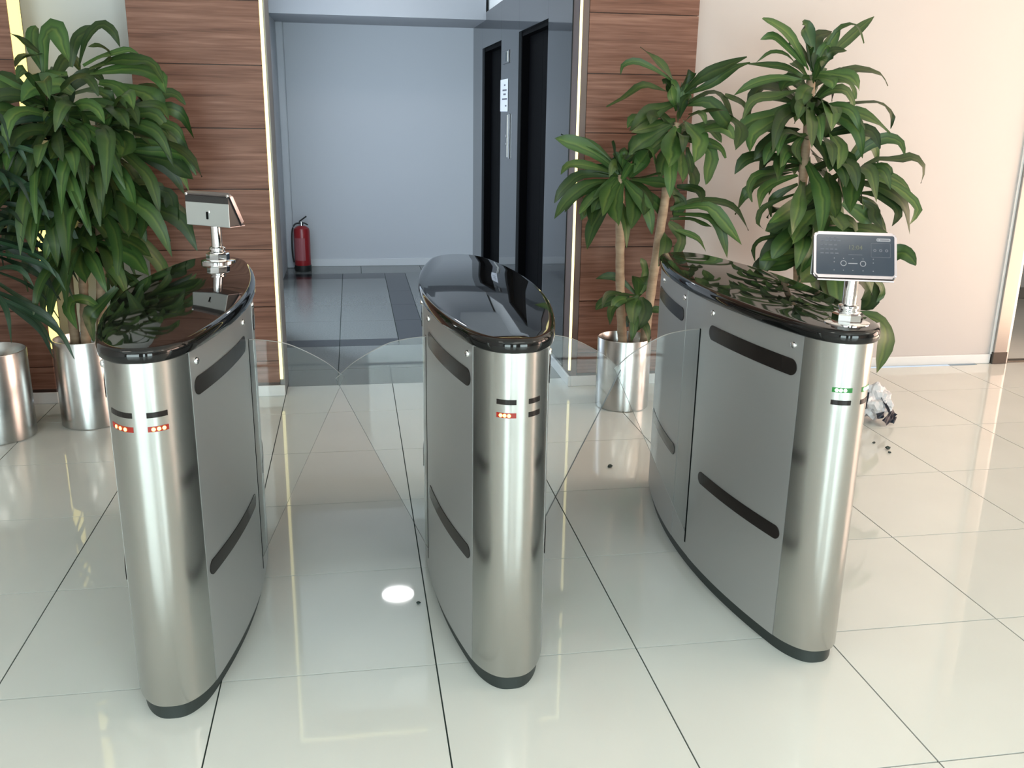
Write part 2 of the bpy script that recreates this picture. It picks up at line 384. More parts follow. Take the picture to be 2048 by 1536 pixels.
pn = obj('notice_sheet', B(XE - 0.004, XE - 0.002, 7.445, 7.815, 1.545, 1.79), mat('paper', (0.62, 0.63, 0.66), 0.7)); tag(pn, 'white paper notice stuck between the two black lift doors', 'notice')
ink = mat('ink', (0.10, 0.10, 0.12), 0.7)
bm = bmesh.new()
for z, y0, y1 in ((1.745, 7.56, 7.63), (1.707, 7.50, 7.70), (1.676, 7.54, 7.66), (1.64, 7.48, 7.72), (1.588, 7.50, 7.57)):
    B(XE - 0.0048, XE - 0.004, y0, y1, z - 0.006, z + 0.006, bm=bm)
obj('print', bm, ink, pn)
cp = obj('lift_call_panel', B(XE - 0.012, XE, 7.33, 7.47, 1.19, 1.53, 0.002), mat('call_plate', (0.16, 0.16, 0.17), 0.25, 0.9)); tag(cp, 'narrow metal call button plate below the paper notice', 'lift panel')
obj('edge_strip', B(XE - 0.016, XE - 0.011, 7.385, 7.40, 1.20, 1.52), m_satin, cp)
for z in (1.30, 1.36): obj('button', xf(lathe([(0.014, 0), (0.014, 0.005), (0.011, 0.007)], 16), Matrix.Translation((XE - 0.011, 7.44, z)) @ Matrix.Rotation(-PI / 2, 4, 'Y')), m_chrome, cp)
ip = obj('floor_indicator', B(XE - 0.010, XE, 7.40, 7.71, 1.905, 2.0, 0.002), mat('indicator_plate', (0.13, 0.13, 0.14), 0.2, 0.9)); tag(ip, 'small metal floor indicator plate high between the lift doors', 'lift panel')
obj('display', B(XE - 0.012, XE - 0.009, 7.50, 7.54, 1.92, 1.985), mat('blue_display', (0.02, 0.045, 0.06), 0.2), ip)
obj('edge_strip', B(XE - 0.014, XE - 0.009, 7.435, 7.455, 1.915, 1.99), m_satin, ip)

# fire extinguisher
fe = empty('fire_extinguisher', (-0.505, 9.33, 0)); tag(fe, 'red fire extinguisher with black base standing against the lobby wall', 'fire extinguisher')
m_fe = mat('red_enamel', (0.30, 0.018, 0.022), 0.3); m_blk = mat('black_rubber', (0.012, 0.014, 0.013), 0.5)
obj('cylinder_body', lathe([(0.077, 0.055), (0.078, 0.06), (0.078, 0.395), (0.072, 0.418), (0.052, 0.435), (0.026, 0.445)], 28), m_fe, fe, True)
obj('base', lathe([(0.079, 0.0), (0.081, 0.01), (0.081, 0.058), (0.076, 0.062)], 28), m_blk, fe, True)
obj('valve', lathe([(0.024, 0.445), (0.024, 0.465), (0.016, 0.468), (0.016, 0.485)], 16), m_chrome, fe, True)
obj('carry_handle', tube([(-0.02, 0, 0.478), (0.03, -0.004, 0.470), (0.062, -0.006, 0.452)], 0.007, 8), m_blk, fe)
obj('squeeze_lever', tube([(-0.02, 0, 0.482), (0.02, -0.004, 0.512), (0.052, -0.006, 0.535)], 0.007, 8), m_blk, fe)
obj('hose', tube(catmull([(-0.012, -0.01, 0.472), (-0.06, -0.02, 0.46), (-0.088, -0.03, 0.40), (-0.096, -0.03, 0.28), (-0.094, -0.03, 0.16), (-0.084, -0.03, 0.09)], 18), 0.008, 8), m_blk, fe, True)
bm = bmesh.new()
for k in range(7):
    a = math.radians(-165 + k * 14); b_ = math.radians(-165 + (k + 1) * 14)
    v = [bm.verts.new((0.0788 * math.cos(t), 0.0788 * math.sin(t), z)) for t, z in ((a, 0.11), (b_, 0.11), (b_, 0.33), (a, 0.33))]; bm.faces.new(v)
obj('instruction_label', bm, mat('pink_label', (0.36, 0.10, 0.11), 0.5), fe)
# ------------------------------------------------------------------ turnstiles
HL, CAPY, CY, SY = 0.712, 0.585, 2.89, 0.609
def wid(s):
    s = abs(s); w_ = 0.178 - s * s / 4.7
    c = min(max((s - CAPY) / (HL - CAPY), 0), 1)
    return w_ * max(0, 1 - c ** 2.7) ** (1 / 2.7)
def half_curve(n_side=40, n_cap=18):
    """right side from the front nose to the back nose, by arc parameter"""
    ys = [-(CAPY + (HL - CAPY) * math.sin(PI / 2 * (1 - k / n_cap))) for k in range(n_cap)]
    ys += [-CAPY + 2 * CAPY * k / n_side for k in range(n_side + 1)]
    ys += [CAPY + (HL - CAPY) * math.sin(PI / 2 * (k + 1) / n_cap) for k in range(n_cap)]
    return [(wid(y), y) for y in ys]
HC = half_curve()
def normal(pts, i, closed=False):
    a = pts[i - 1] if (i > 0 or closed) else pts[i]; b = pts[(i + 1) % len(pts)] if (i < len(pts) - 1 or closed) else pts[i]
    tx, ty = b[0] - a[0], b[1] - a[1]; l = math.hypot(tx, ty) or 1
    return ty / l, -tx / l            # outward for a counter-clockwise outline
FULL = HC + [(-x, y) for x, y in HC[-2:0:-1]]
def offs(pts, d, closed=True):
    return [(x + d * normal(pts, i, closed)[0], y + d * normal(pts, i, closed)[1]) for i, (x, y) in enumerate(pts)]
def point(side, y, d=0.0):
    """point on the side surface and its outward normal"""
    e = 1e-3; y0, y1 = max(y - e, -HL), min(y + e, HL)
    tx, ty = wid(y1) - wid(y0), y1 - y0; l = math.hypot(tx, ty); nx, ny = ty / l, -tx / l
    return side * (wid(y) + d * nx), y + d * ny, side * nx, ny
def sheet(pts, z0, z1, thick, d0, bm=None):
    """a bent sheet that follows the outline points"""
    bm = bm or bmesh.new(); o = offs(pts, d0, False); i_ = offs(pts, d0 - thick, False)
    r = [[bm.verts.new((x, y, z)) for x, y in q] for q, z in ((o, z0), (o, z1), (i_, z1), (i_, z0))]
    n = len(pts)
    for k in range(n - 1):
        for a, b in ((0, 1), (1, 2), (2, 3), (3, 0)): bm.faces.new((r[a][k], r[a][k + 1], r[b][k + 1], r[b][k]))
    bm.faces.new([q[0] for q in r]); bm.faces.new([q[-1] for q in r][::-1])
    return bm
def stretch(side, y0, y1, n=16):
    P = [(wid(y0 + (y1 - y0) * k / n), y0 + (y1 - y0) * k / n) for k in range(n + 1)]
    return P if side > 0 else [(-x, y) for x, y in P[::-1]]
def slot_mesh(side, y0, y1, z0, z1, n=26, d=0.0025):
    """stadium-shaped inset following the panel"""
    bm = bmesh.new(); rz = (z1 - z0) / 2; zc = (z0 + z1) / 2; cols = []
    L = y1 - y0; ss = []
    for k in range(7): ss.append(rz * (1 - math.cos(PI / 2 * k / 6)))
    for k in range(1, n): ss.append(rz + (L - 2 * rz) * k / n)
    for k in range(7): ss.append(L - rz * (1 - math.cos(PI / 2 * (6 - k) / 6)))
    for s in ss:
        h = rz
        if s < rz: h = math.sqrt(max(1e-8, rz * rz - (rz - s) ** 2))
        elif s > L - rz: h = math.sqrt(max(1e-8, rz * rz - (s - L + rz) ** 2))
        h = max(h, 0.0015)
        x, y, nx, ny = point(side, y0 + s, d); xi, yi, _, _ = point(side, y0 + s, -0.001)
        cols.append([bm.verts.new(p) for p in ((x, y, zc - h), (x, y, zc + h), (xi, yi, zc + h), (xi, yi, zc - h))])
    for a, b in zip(cols, cols[1:]):
        for i, j in ((0, 1), (1, 2), (3, 0)): bm.faces.new((a[i], b[i], b[j], a[j]))
    bm.faces.new(cols[0]); bm.faces.new(cols[-1][::-1])
    return bm
FRONT = [i for i, (x, y) in enumerate(HC) if y <= -CAPY + 0.001]
def cap_pts(sgn):
    P = [(x, y) for x, y in HC if y < -SY - 0.001] + [(wid(SY), -SY)]      # nose -> seam on the right
    Q = [(-x, y) for x, y in P[::-1]] + P[1:]
    if sgn > 0: Q = [(-x, -y) for x, y in Q]
    return Q
def cap_at(ang):
    """point on the front cap for parameter angle (0 = nose), with outward normal"""
    q = 2 / 2.7
    def pt(a):
        s = math.sin(a); c = max(math.cos(a), 0.0)
        y = -(CAPY + (HL - CAPY) * c ** q)
        return (0.178 - y * y / 4.7) * (abs(s) ** q) * (1 if s >= 0 else -1), y
    e = 0.012
    (x0, y0), (x1, y1) = pt(ang - e), pt(ang + e); x, y = pt(ang)
    l = math.hypot(x1 - x0, y1 - y0)
    return x, y, (y1 - y0) / l, -(x1 - x0) / l
def cap_strip(a0, a1, z0, z1, d=0.0012, n=8):
    bm = bmesh.new(); cols = []
    for k in range(n + 1):
        x, y, nx, ny = cap_at(a0 + (a1 - a0) * k / n)
        cols.append([bm.verts.new((x + e * nx, y + e * ny, z)) for e, z in ((d, z0), (d, z1), (-0.001, z1), (-0.001, z0))])
    for a, b in zip(cols, cols[1:]):
        for i, j in ((0, 1), (1, 2), (3, 0)): bm.faces.new((a[i], b[i], b[j], a[j]))
    bm.faces.new(cols[0]); bm.faces.new(cols[-1][::-1])
    return bm
def top_mesh():
    bm = bmesh.new(); rings = []
    prof = [(0.004, 0.966), (0.010, 0.967), (0.013, 0.971), (0.013, 0.988), (0.011, 0.995), (0.006, 1.0), (-0.004, 1.002)]
    for d, z in prof:
        rings.append([bm.verts.new((x, y, z)) for x, y in offs(FULL, d)])
    n = len(FULL)
    for a, b in zip(rings, rings[1:]):
        for k in range(n): bm.faces.new((a[k], a[(k + 1) % n], b[(k + 1) % n], b[k]))
    bm.faces.new(rings[0][::-1]); bm.faces.new(rings[-1])
    return bm
def wing_mesh(side, th=0.010):
    """fan-shaped acrylic wing in the plane y = const, rim material on its edge"""
    tip = (0.462, 0.728); foot = (0.165, 0.095)
    arc = catmull([(0.462, 0.0, 0.728), (0.400, 0, 0.782), (0.305, 0, 0.834), (0.235, 0, 0.851), (0.165, 0, 0.857), (0.120, 0, 0.858)], 26)
    poly = [(p.x, p.z) for p in arc] + [(0.120, 0.095), foot]
    # round the tip a little
    bm = bmesh.new()
    a = [bm.verts.new((side * x, -th / 2, z)) for x, z in poly]; b = [bm.verts.new((side * x, th / 2, z)) for x, z in poly]
    n = len(poly)
    f1 = bm.faces.new(a); f2 = bm.faces.new(b[::-1])
    for k in range(n):
        f = bm.faces.new((a[k], b[k], b[(k + 1) % n], a[(k + 1) % n])); f.material_index = 1
    return bm
SLIT_Y = -0.050
def turnstile(name, cx, label, leds, wings, caps):
    t = empty(name, (cx, CY, 0)); tag(t, label, 'turnstile', 'turnstiles')
    obj('plinth', prism(offs(FULL, -0.012), 0.0, 0.046), m_plinth, t, True)
    obj('cabinet_core', prism(offs(FULL, -0.007), 0.046, 0.966), m_core, t, True)
    obj('top_plate', top_mesh(), m_black, t, True, 1.2)
    for s in (-1, 1): obj('end_cap', sheet(cap_pts(s), 0.045, 0.966, 0.006, 0.0), m_cap, t, True)
    e = 0.0012
    for s in (-1, 1):
        for y0, y1 in ((-SY + e, -0.085), (0.092, SY - e)):
            p = obj('side_panel', sheet(stretch(s, y0, y1, 24), 0.045, 0.966, 0.006, 0.001), m_side, t, True)
            f = 1 if y0 < 0 else -1
            for z0, z1 in ((0.845, 0.893), (0.347, 0.389)):
                ya, yb = (-0.594, -0.126) if f > 0 else (0.116, 0.57)
                obj('sensor_window', slot_mesh(s, ya, yb, z0, z1, d=0.0035), m_slot, p, True)
            for ys in ((-0.572, -0.141) if f > 0 else (0.118, 0.46)):
                x, y, nx, ny = point(s, ys, 0.001)
                q = lathe([(0.0105, 0.0), (0.0105, 0.0012), (0.0083, 0.005), (0.004, 0.007), (0.0005, 0.0074)], 14)
                obj('screw', xf(q, Matrix.Translation((x, y, 0.932)) @ Vector((nx, ny, 0)).to_track_quat('Z', 'Y').to_matrix().to_4x4()), m_chrome, p, True)
        mp_ = obj('middle_panel', sheet(stretch(s, -0.0835, 0.0905, 10), 0.045, 0.966, 0.006, 0.0), m_mid, t, True)
        for ys in (SLIT_Y,):
            bm = bmesh.new(); vs = []
            for k in range(2):
                x, y, nx, ny = point(s, ys - 0.0045 + 0.009 * k, 0.0008)
                vs.append([bm.verts.new((x, y, 0.086)), bm.verts.new((x, y, 0.860)), bm.verts.new((x - s * 0.003, y, 0.860)), bm.verts.new((x - s * 0.003, y, 0.086))])
            for i in range(4): bm.faces.new((vs[0][i], vs[1][i], vs[1][(i + 1) % 4], vs[0][(i + 1) % 4]))
            bm.faces.new(vs[0][::-1]); bm.faces.new(vs[1])
            obj('wing_slit', bm, m_slit, mp_)
    # lamp windows on the end cap that faces the camera
    for k, (a0, a1) in enumerate(caps):
        for zc, row in ((0.838, 'u'), (0.803, 'l')):
            lit = leds.get((k, row))
            mw = m_slot if not lit else (m_redglow if lit == 'red' else m_greenglow)
            wnd = obj('lamp_window', cap_strip(a0, a1, zc - 0.0065, zc + 0.0065), mw, t)
            if lit:
                for j in range(3):
                    a = a0 + (a1 - a0) * ((0.25, 0.47, 0.70)[j] if k == 0 else (0.24, 0.50, 0.76)[j])
                    x, y, nx, ny = cap_at(a)
                    q = lathe([(0.0048, 0.0), (0.0045, 0.0012), (0.0025, 0.002), (0.0003, 0.0022)], 12)
                    obj('lamp', xf(q, Matrix.Translation((x + nx * 0.0012, y + ny * 0.0012, zc)) @ Vector((nx, ny, 0)).to_track_quat('Z', 'Y').to_matrix().to_4x4()), m_red if lit == 'red' else m_green, wnd, True)
    for s, dy in wings:
        o = obj('wing', wing_mesh(s), [m_glass, m_glassedge], t); o.location = (0, SLIT_Y + dy, 0)
    return t
t1 = turnstile('turnstile', -0.506, 'steel turnstile with two red lamp bars and a reader whose steel back faces us', {(0, 'l'): 'red', (1, 'l'): 'red'}, [(1, 0.012)], ((-1.10, -0.21), (0.08, 0.68)))
t2 = turnstile('turnstile', 0.391, 'middle steel turnstile with one red lamp bar and no card reader on top', {(0, 'l'): 'red'}, [(-1, -0.006), (1, -0.006)], ((-0.61, -0.01), (0.32, 0.82)))
t3 = turnstile('turnstile', 1.299, 'steel turnstile with green lamps and a reader whose dark display faces us', {(0, 'u'): 'green', (1, 'u'): 'green'}, [(-1, 0.012)], ((-0.60, 0.0), (0.32, 0.85)))

# ------------------------------------------------------------------ card readers bolted to the tops
m_screen = mat('display_glass', (0.022, 0.030, 0.045), 0.14, spec=0.32)
m_bezel = mat('chrome_bezel', (0.36, 0.315, 0.325), 0.28, 1.0)
m_hous = mat('dark_housing', (0.03, 0.028, 0.028), 0.35)
m_backp = mat('zinc_plate', (0.50, 0.51, 0.50), 0.5, 0.55)
m_print = mat('grey_print', (0.085, 0.085, 0.105), 0.5)
m_print2 = mat('pale_print', (0.26, 0.245, 0.26), 0.5)
m_digit = emis('amber_digit', (0.26, 0.24, 0.10), 0.07, (0.07, 0.07, 0.04))
def text_mesh(s, size):
    c = bpy.data.curves.new('txt', 'FONT'); c.body = s; c.size = size; c.align_x = 'CENTER'; c.align_y = 'CENTER'; c.resolution_u = 2
    o = bpy.data.objects.new('txt', c); COL.objects.link(o)
    dg = bpy.context.evaluated_depsgraph_get(); me = bpy.data.meshes.new_from_object(o.evaluated_get(dg))
    bpy.data.objects.remove(o); bpy.data.curves.remove(c)
    bm = bmesh.new(); bm.from_mesh(me); bpy.data.meshes.remove(me); return bm
def rrect(w_, h_, r, n=5):
    P = []
    for cx, cy, a in ((w_ / 2 - r, h_ / 2 - r, 0), (-w_ / 2 + r, h_ / 2 - r, 90), (-w_ / 2 + r, -h_ / 2 + r, 180), (w_ / 2 - r, -h_ / 2 + r, 270)):
        for k in range(n + 1):
            t = math.radians(a + 90 * k / n); P.append((cx + r * math.cos(t), cy + r * math.sin(t)))
    return P
def flat(poly, z=0.0, bm=None):
    bm = bm or bmesh.new(); bm.faces.new([bm.verts.new((x, y, z)) for x, y in poly]); return bm
def ring(cx, cy, r0, r1, z, bm, n=28):
    a = [bm.verts.new((cx + r0 * math.cos(2 * PI * k / n), cy + r0 * math.sin(2 * PI * k / n), z)) for k in range(n)]
    b = [bm.verts.new((cx + r1 * math.cos(2 * PI * k / n), cy + r1 * math.sin(2 * PI * k / n), z)) for k in range(n)]
    for k in range(n): bm.faces.new((a[k], b[k], b[(k + 1) % n], a[(k + 1) % n]))
def card_reader(t, lx, ly, rz, zc):
    """display faces local -y before the turn rz; zc = height of the housing's foot"""
    r = empty('card_reader', (lx, ly, 1.002), rz, t)
    ph = zc - 1.002
    obj('flange', lathe([(0.060, 0), (0.060, 0.003), (0.050, 0.007), (0.044, 0.008)], 36), m_chrome, r, True)
    obj('collar', lathe([(0.041, 0.007), (0.041, 0.026), (0.037, 0.030), (0.030, 0.032)], 8), m_chrome, r)
    obj('neck_ring', lathe([(0.0285, 0.031), (0.0285, 0.034), (0.024, 0.037), (0.024, 0.040), (0.028, 0.043), (0.028, 0.049), (0.022, 0.053)], 28), m_chrome, r, True)
    obj('pole', lathe([(0.0185, 0.04), (0.0185, ph + 0.004)], 28), m_chrome, r, True)
    W, H, T = 0.213, 0.128, 0.014
    tilt = math.radians(27)
    # wedge housing: front edge low, back plate upright
    fy, by = -0.040, 0.036
    prof = [(fy + 0.006, 0.006), (by, 0.006), (by, 0.104), (by - 0.012, 0.112)]
    bm = bmesh.new(); a = [bm.verts.new((-W / 2 + 0.006, y, ph + z)) for y, z in prof]; b = [bm.verts.new((W / 2 - 0.006, y, ph + z)) for y, z in prof]
    for k in range(4): bm.faces.new((a[k], a[(k + 1) % 4], b[(k + 1) % 4], b[k]))
    bm.faces.new(a[::-1]); bm.faces.new(b); obj('housing', bm, m_hous, r)
    obj('foot_plate', B(-W / 2 + 0.008, W / 2 - 0.008, fy - 0.004, by - 0.004, ph, ph + 0.005, 0.001), m_bezel, r)
    bp = obj('back_plate', B(-W / 2 + 0.004, W / 2 - 0.008, by, by + 0.003, ph + 0.002, ph + 0.083, 0.0008), m_backp, r)
    kq = lathe([(0.009, 0), (0.009, 0.004), (0.006, 0.005)], 18)
    obj('key_lock', xf(B(-0.007, 0.001, by + 0.002, by + 0.0065, ph + 0.026, ph + 0.052, 0.0008), Matrix.Translation((0, 0, 0))), m_slit, r)
    obj('lock_plate', B(-0.014, -0.0068, by + 0.002, by + 0.0044, ph + 0.048, ph + 0.056, 0.0008), m_chrome, r)
    for sx in (-1, 1):
        q = lathe([(0.006, 0), (0.006, 0.003), (0.004, 0.0045), (0.0005, 0.005)], 14)
        obj('screw', xf(q, Matrix.Translation((sx * (W / 2 - 0.010), by - 0.004, ph + 0.110)) @ Matrix.Rotation(-PI / 2, 4, 'X')), m_chrome, r, True)
    # tilted front: local frame u = x, v = up the slope, n = outward
    F = Matrix.Translation((0, -0.006, ph + 0.064)) @ Matrix.Rotation(PI / 2 - tilt, 4, 'X')
    bz = prism(rrect(W, H, 0.012), -T, 0.0)
    top = [e for e in bz.edges if all(v.co.z > -0.001 for v in e.verts)]
    bmesh.ops.bevel(bz, geom=top, offset=0.004, segments=2, affect='EDGES')
    obj('bezel', xf(bz, F), m_bezel, r, True, 0.9)
    obj('screen', xf(prism(rrect(W - 0.013, H - 0.017, 0.006), -0.002, 0.0012), F), m_screen, r)
    z = 0.0016
    random.seed(3)
    for i, y in enumerate((0.046, 0.038, 0.026, 0.014, 0.003)):
        bm = bmesh.new(); x = -0.090 if i else -0.074
        while x < -0.046:
            l = random.uniform(0.006, 0.011); flat([(x, y - 0.0016), (x + l, y - 0.0016), (x + l, y + 0.0016), (x, y + 0.0016)], z, bm); x += l + 0.003
        o = obj('text_row', xf(bm, F), m_print, r); o['kind'] = 'stuff'
    bm = bmesh.new()
    P0 = rrect(0.050, 0.040, 0.003); P1 = rrect(0.0484, 0.0384, 0.0025)
    va = [bm.verts.new((x + 0.065, y + 0.0145, z)) for x, y in P0]; vb = [bm.verts.new((x + 0.065, y + 0.0145, z)) for x, y in P1]
    for k in range(len(va)): bm.faces.new((va[k], va[(k + 1) % len(va)], vb[(k + 1) % len(va)], vb[k]))
    obj('icon_frame', xf(bm, F), m_print, r)
    for cx in (0.050, 0.065, 0.080):
        bm = bmesh.new(); ring(cx, 0.014, 0.0018, 0.0042, z, bm, 12); obj('icon', xf(bm, F), m_print, r)
    obj('thin_line', xf(flat([(-0.018, -0.0005), (0.018, -0.0005), (0.018, 0.001), (-0.018, 0.001)], z), F), m_print, r)
    bm = flat(rrect(0.036, 0.0085, 0.003), z); bmesh.ops.translate(bm, verts=bm.verts, vec=(0.072, 0.0435, 0))
    obj('logo_badge', xf(bm, F), m_print2, r)
    for cx in (-0.030, 0.020):
        bm = bmesh.new(); ring(cx, -0.024, 0.0062, 0.0078, z, bm); obj('printed_ring', xf(bm, F), m_print2, r)
    obj('printed_bar', xf(flat([(-0.018, -0.0252), (0.006, -0.0252), (0.006, -0.0230), (-0.018, -0.0230)], z), F), m_print2, r)
    for x, y in [(x, y) for x in (-0.054, -0.030, -0.006, 0.020, 0.046) for y in (-0.0105, -0.0435)] + [(-0.054, -0.021), (0.046, -0.021)]:
        bm = bmesh.new(); ring(x, y, 0.0001, 0.0012, z, bm, 8); obj('printed_dot', xf(bm, F), m_print2, r)
    bm = bmesh.new(); ring(0.0575, 0.0435, 0.0012, 0.0026, z + 0.0004, bm, 14)
    flat([(0.063, 0.0415), (0.087, 0.0415), (0.087, 0.0455), (0.063, 0.0455)], z + 0.0004, bm)
    obj('logo_print', xf(bm, F), mat('badge_grey', (0.13, 0.12, 0.14), 0.5), r)
    bm = xf(text_mesh('12:04', 0.017), Matrix.Translation((0.0, 0.020, z)))
    obj('clock_digits', xf(bm, F), m_digit, r)
    return r
card_reader(t3, 0.014, -0.618, math.radians(-17), 1.123)
card_reader(t1, 0.016, 0.592, math.radians(180 - 36), 1.130)
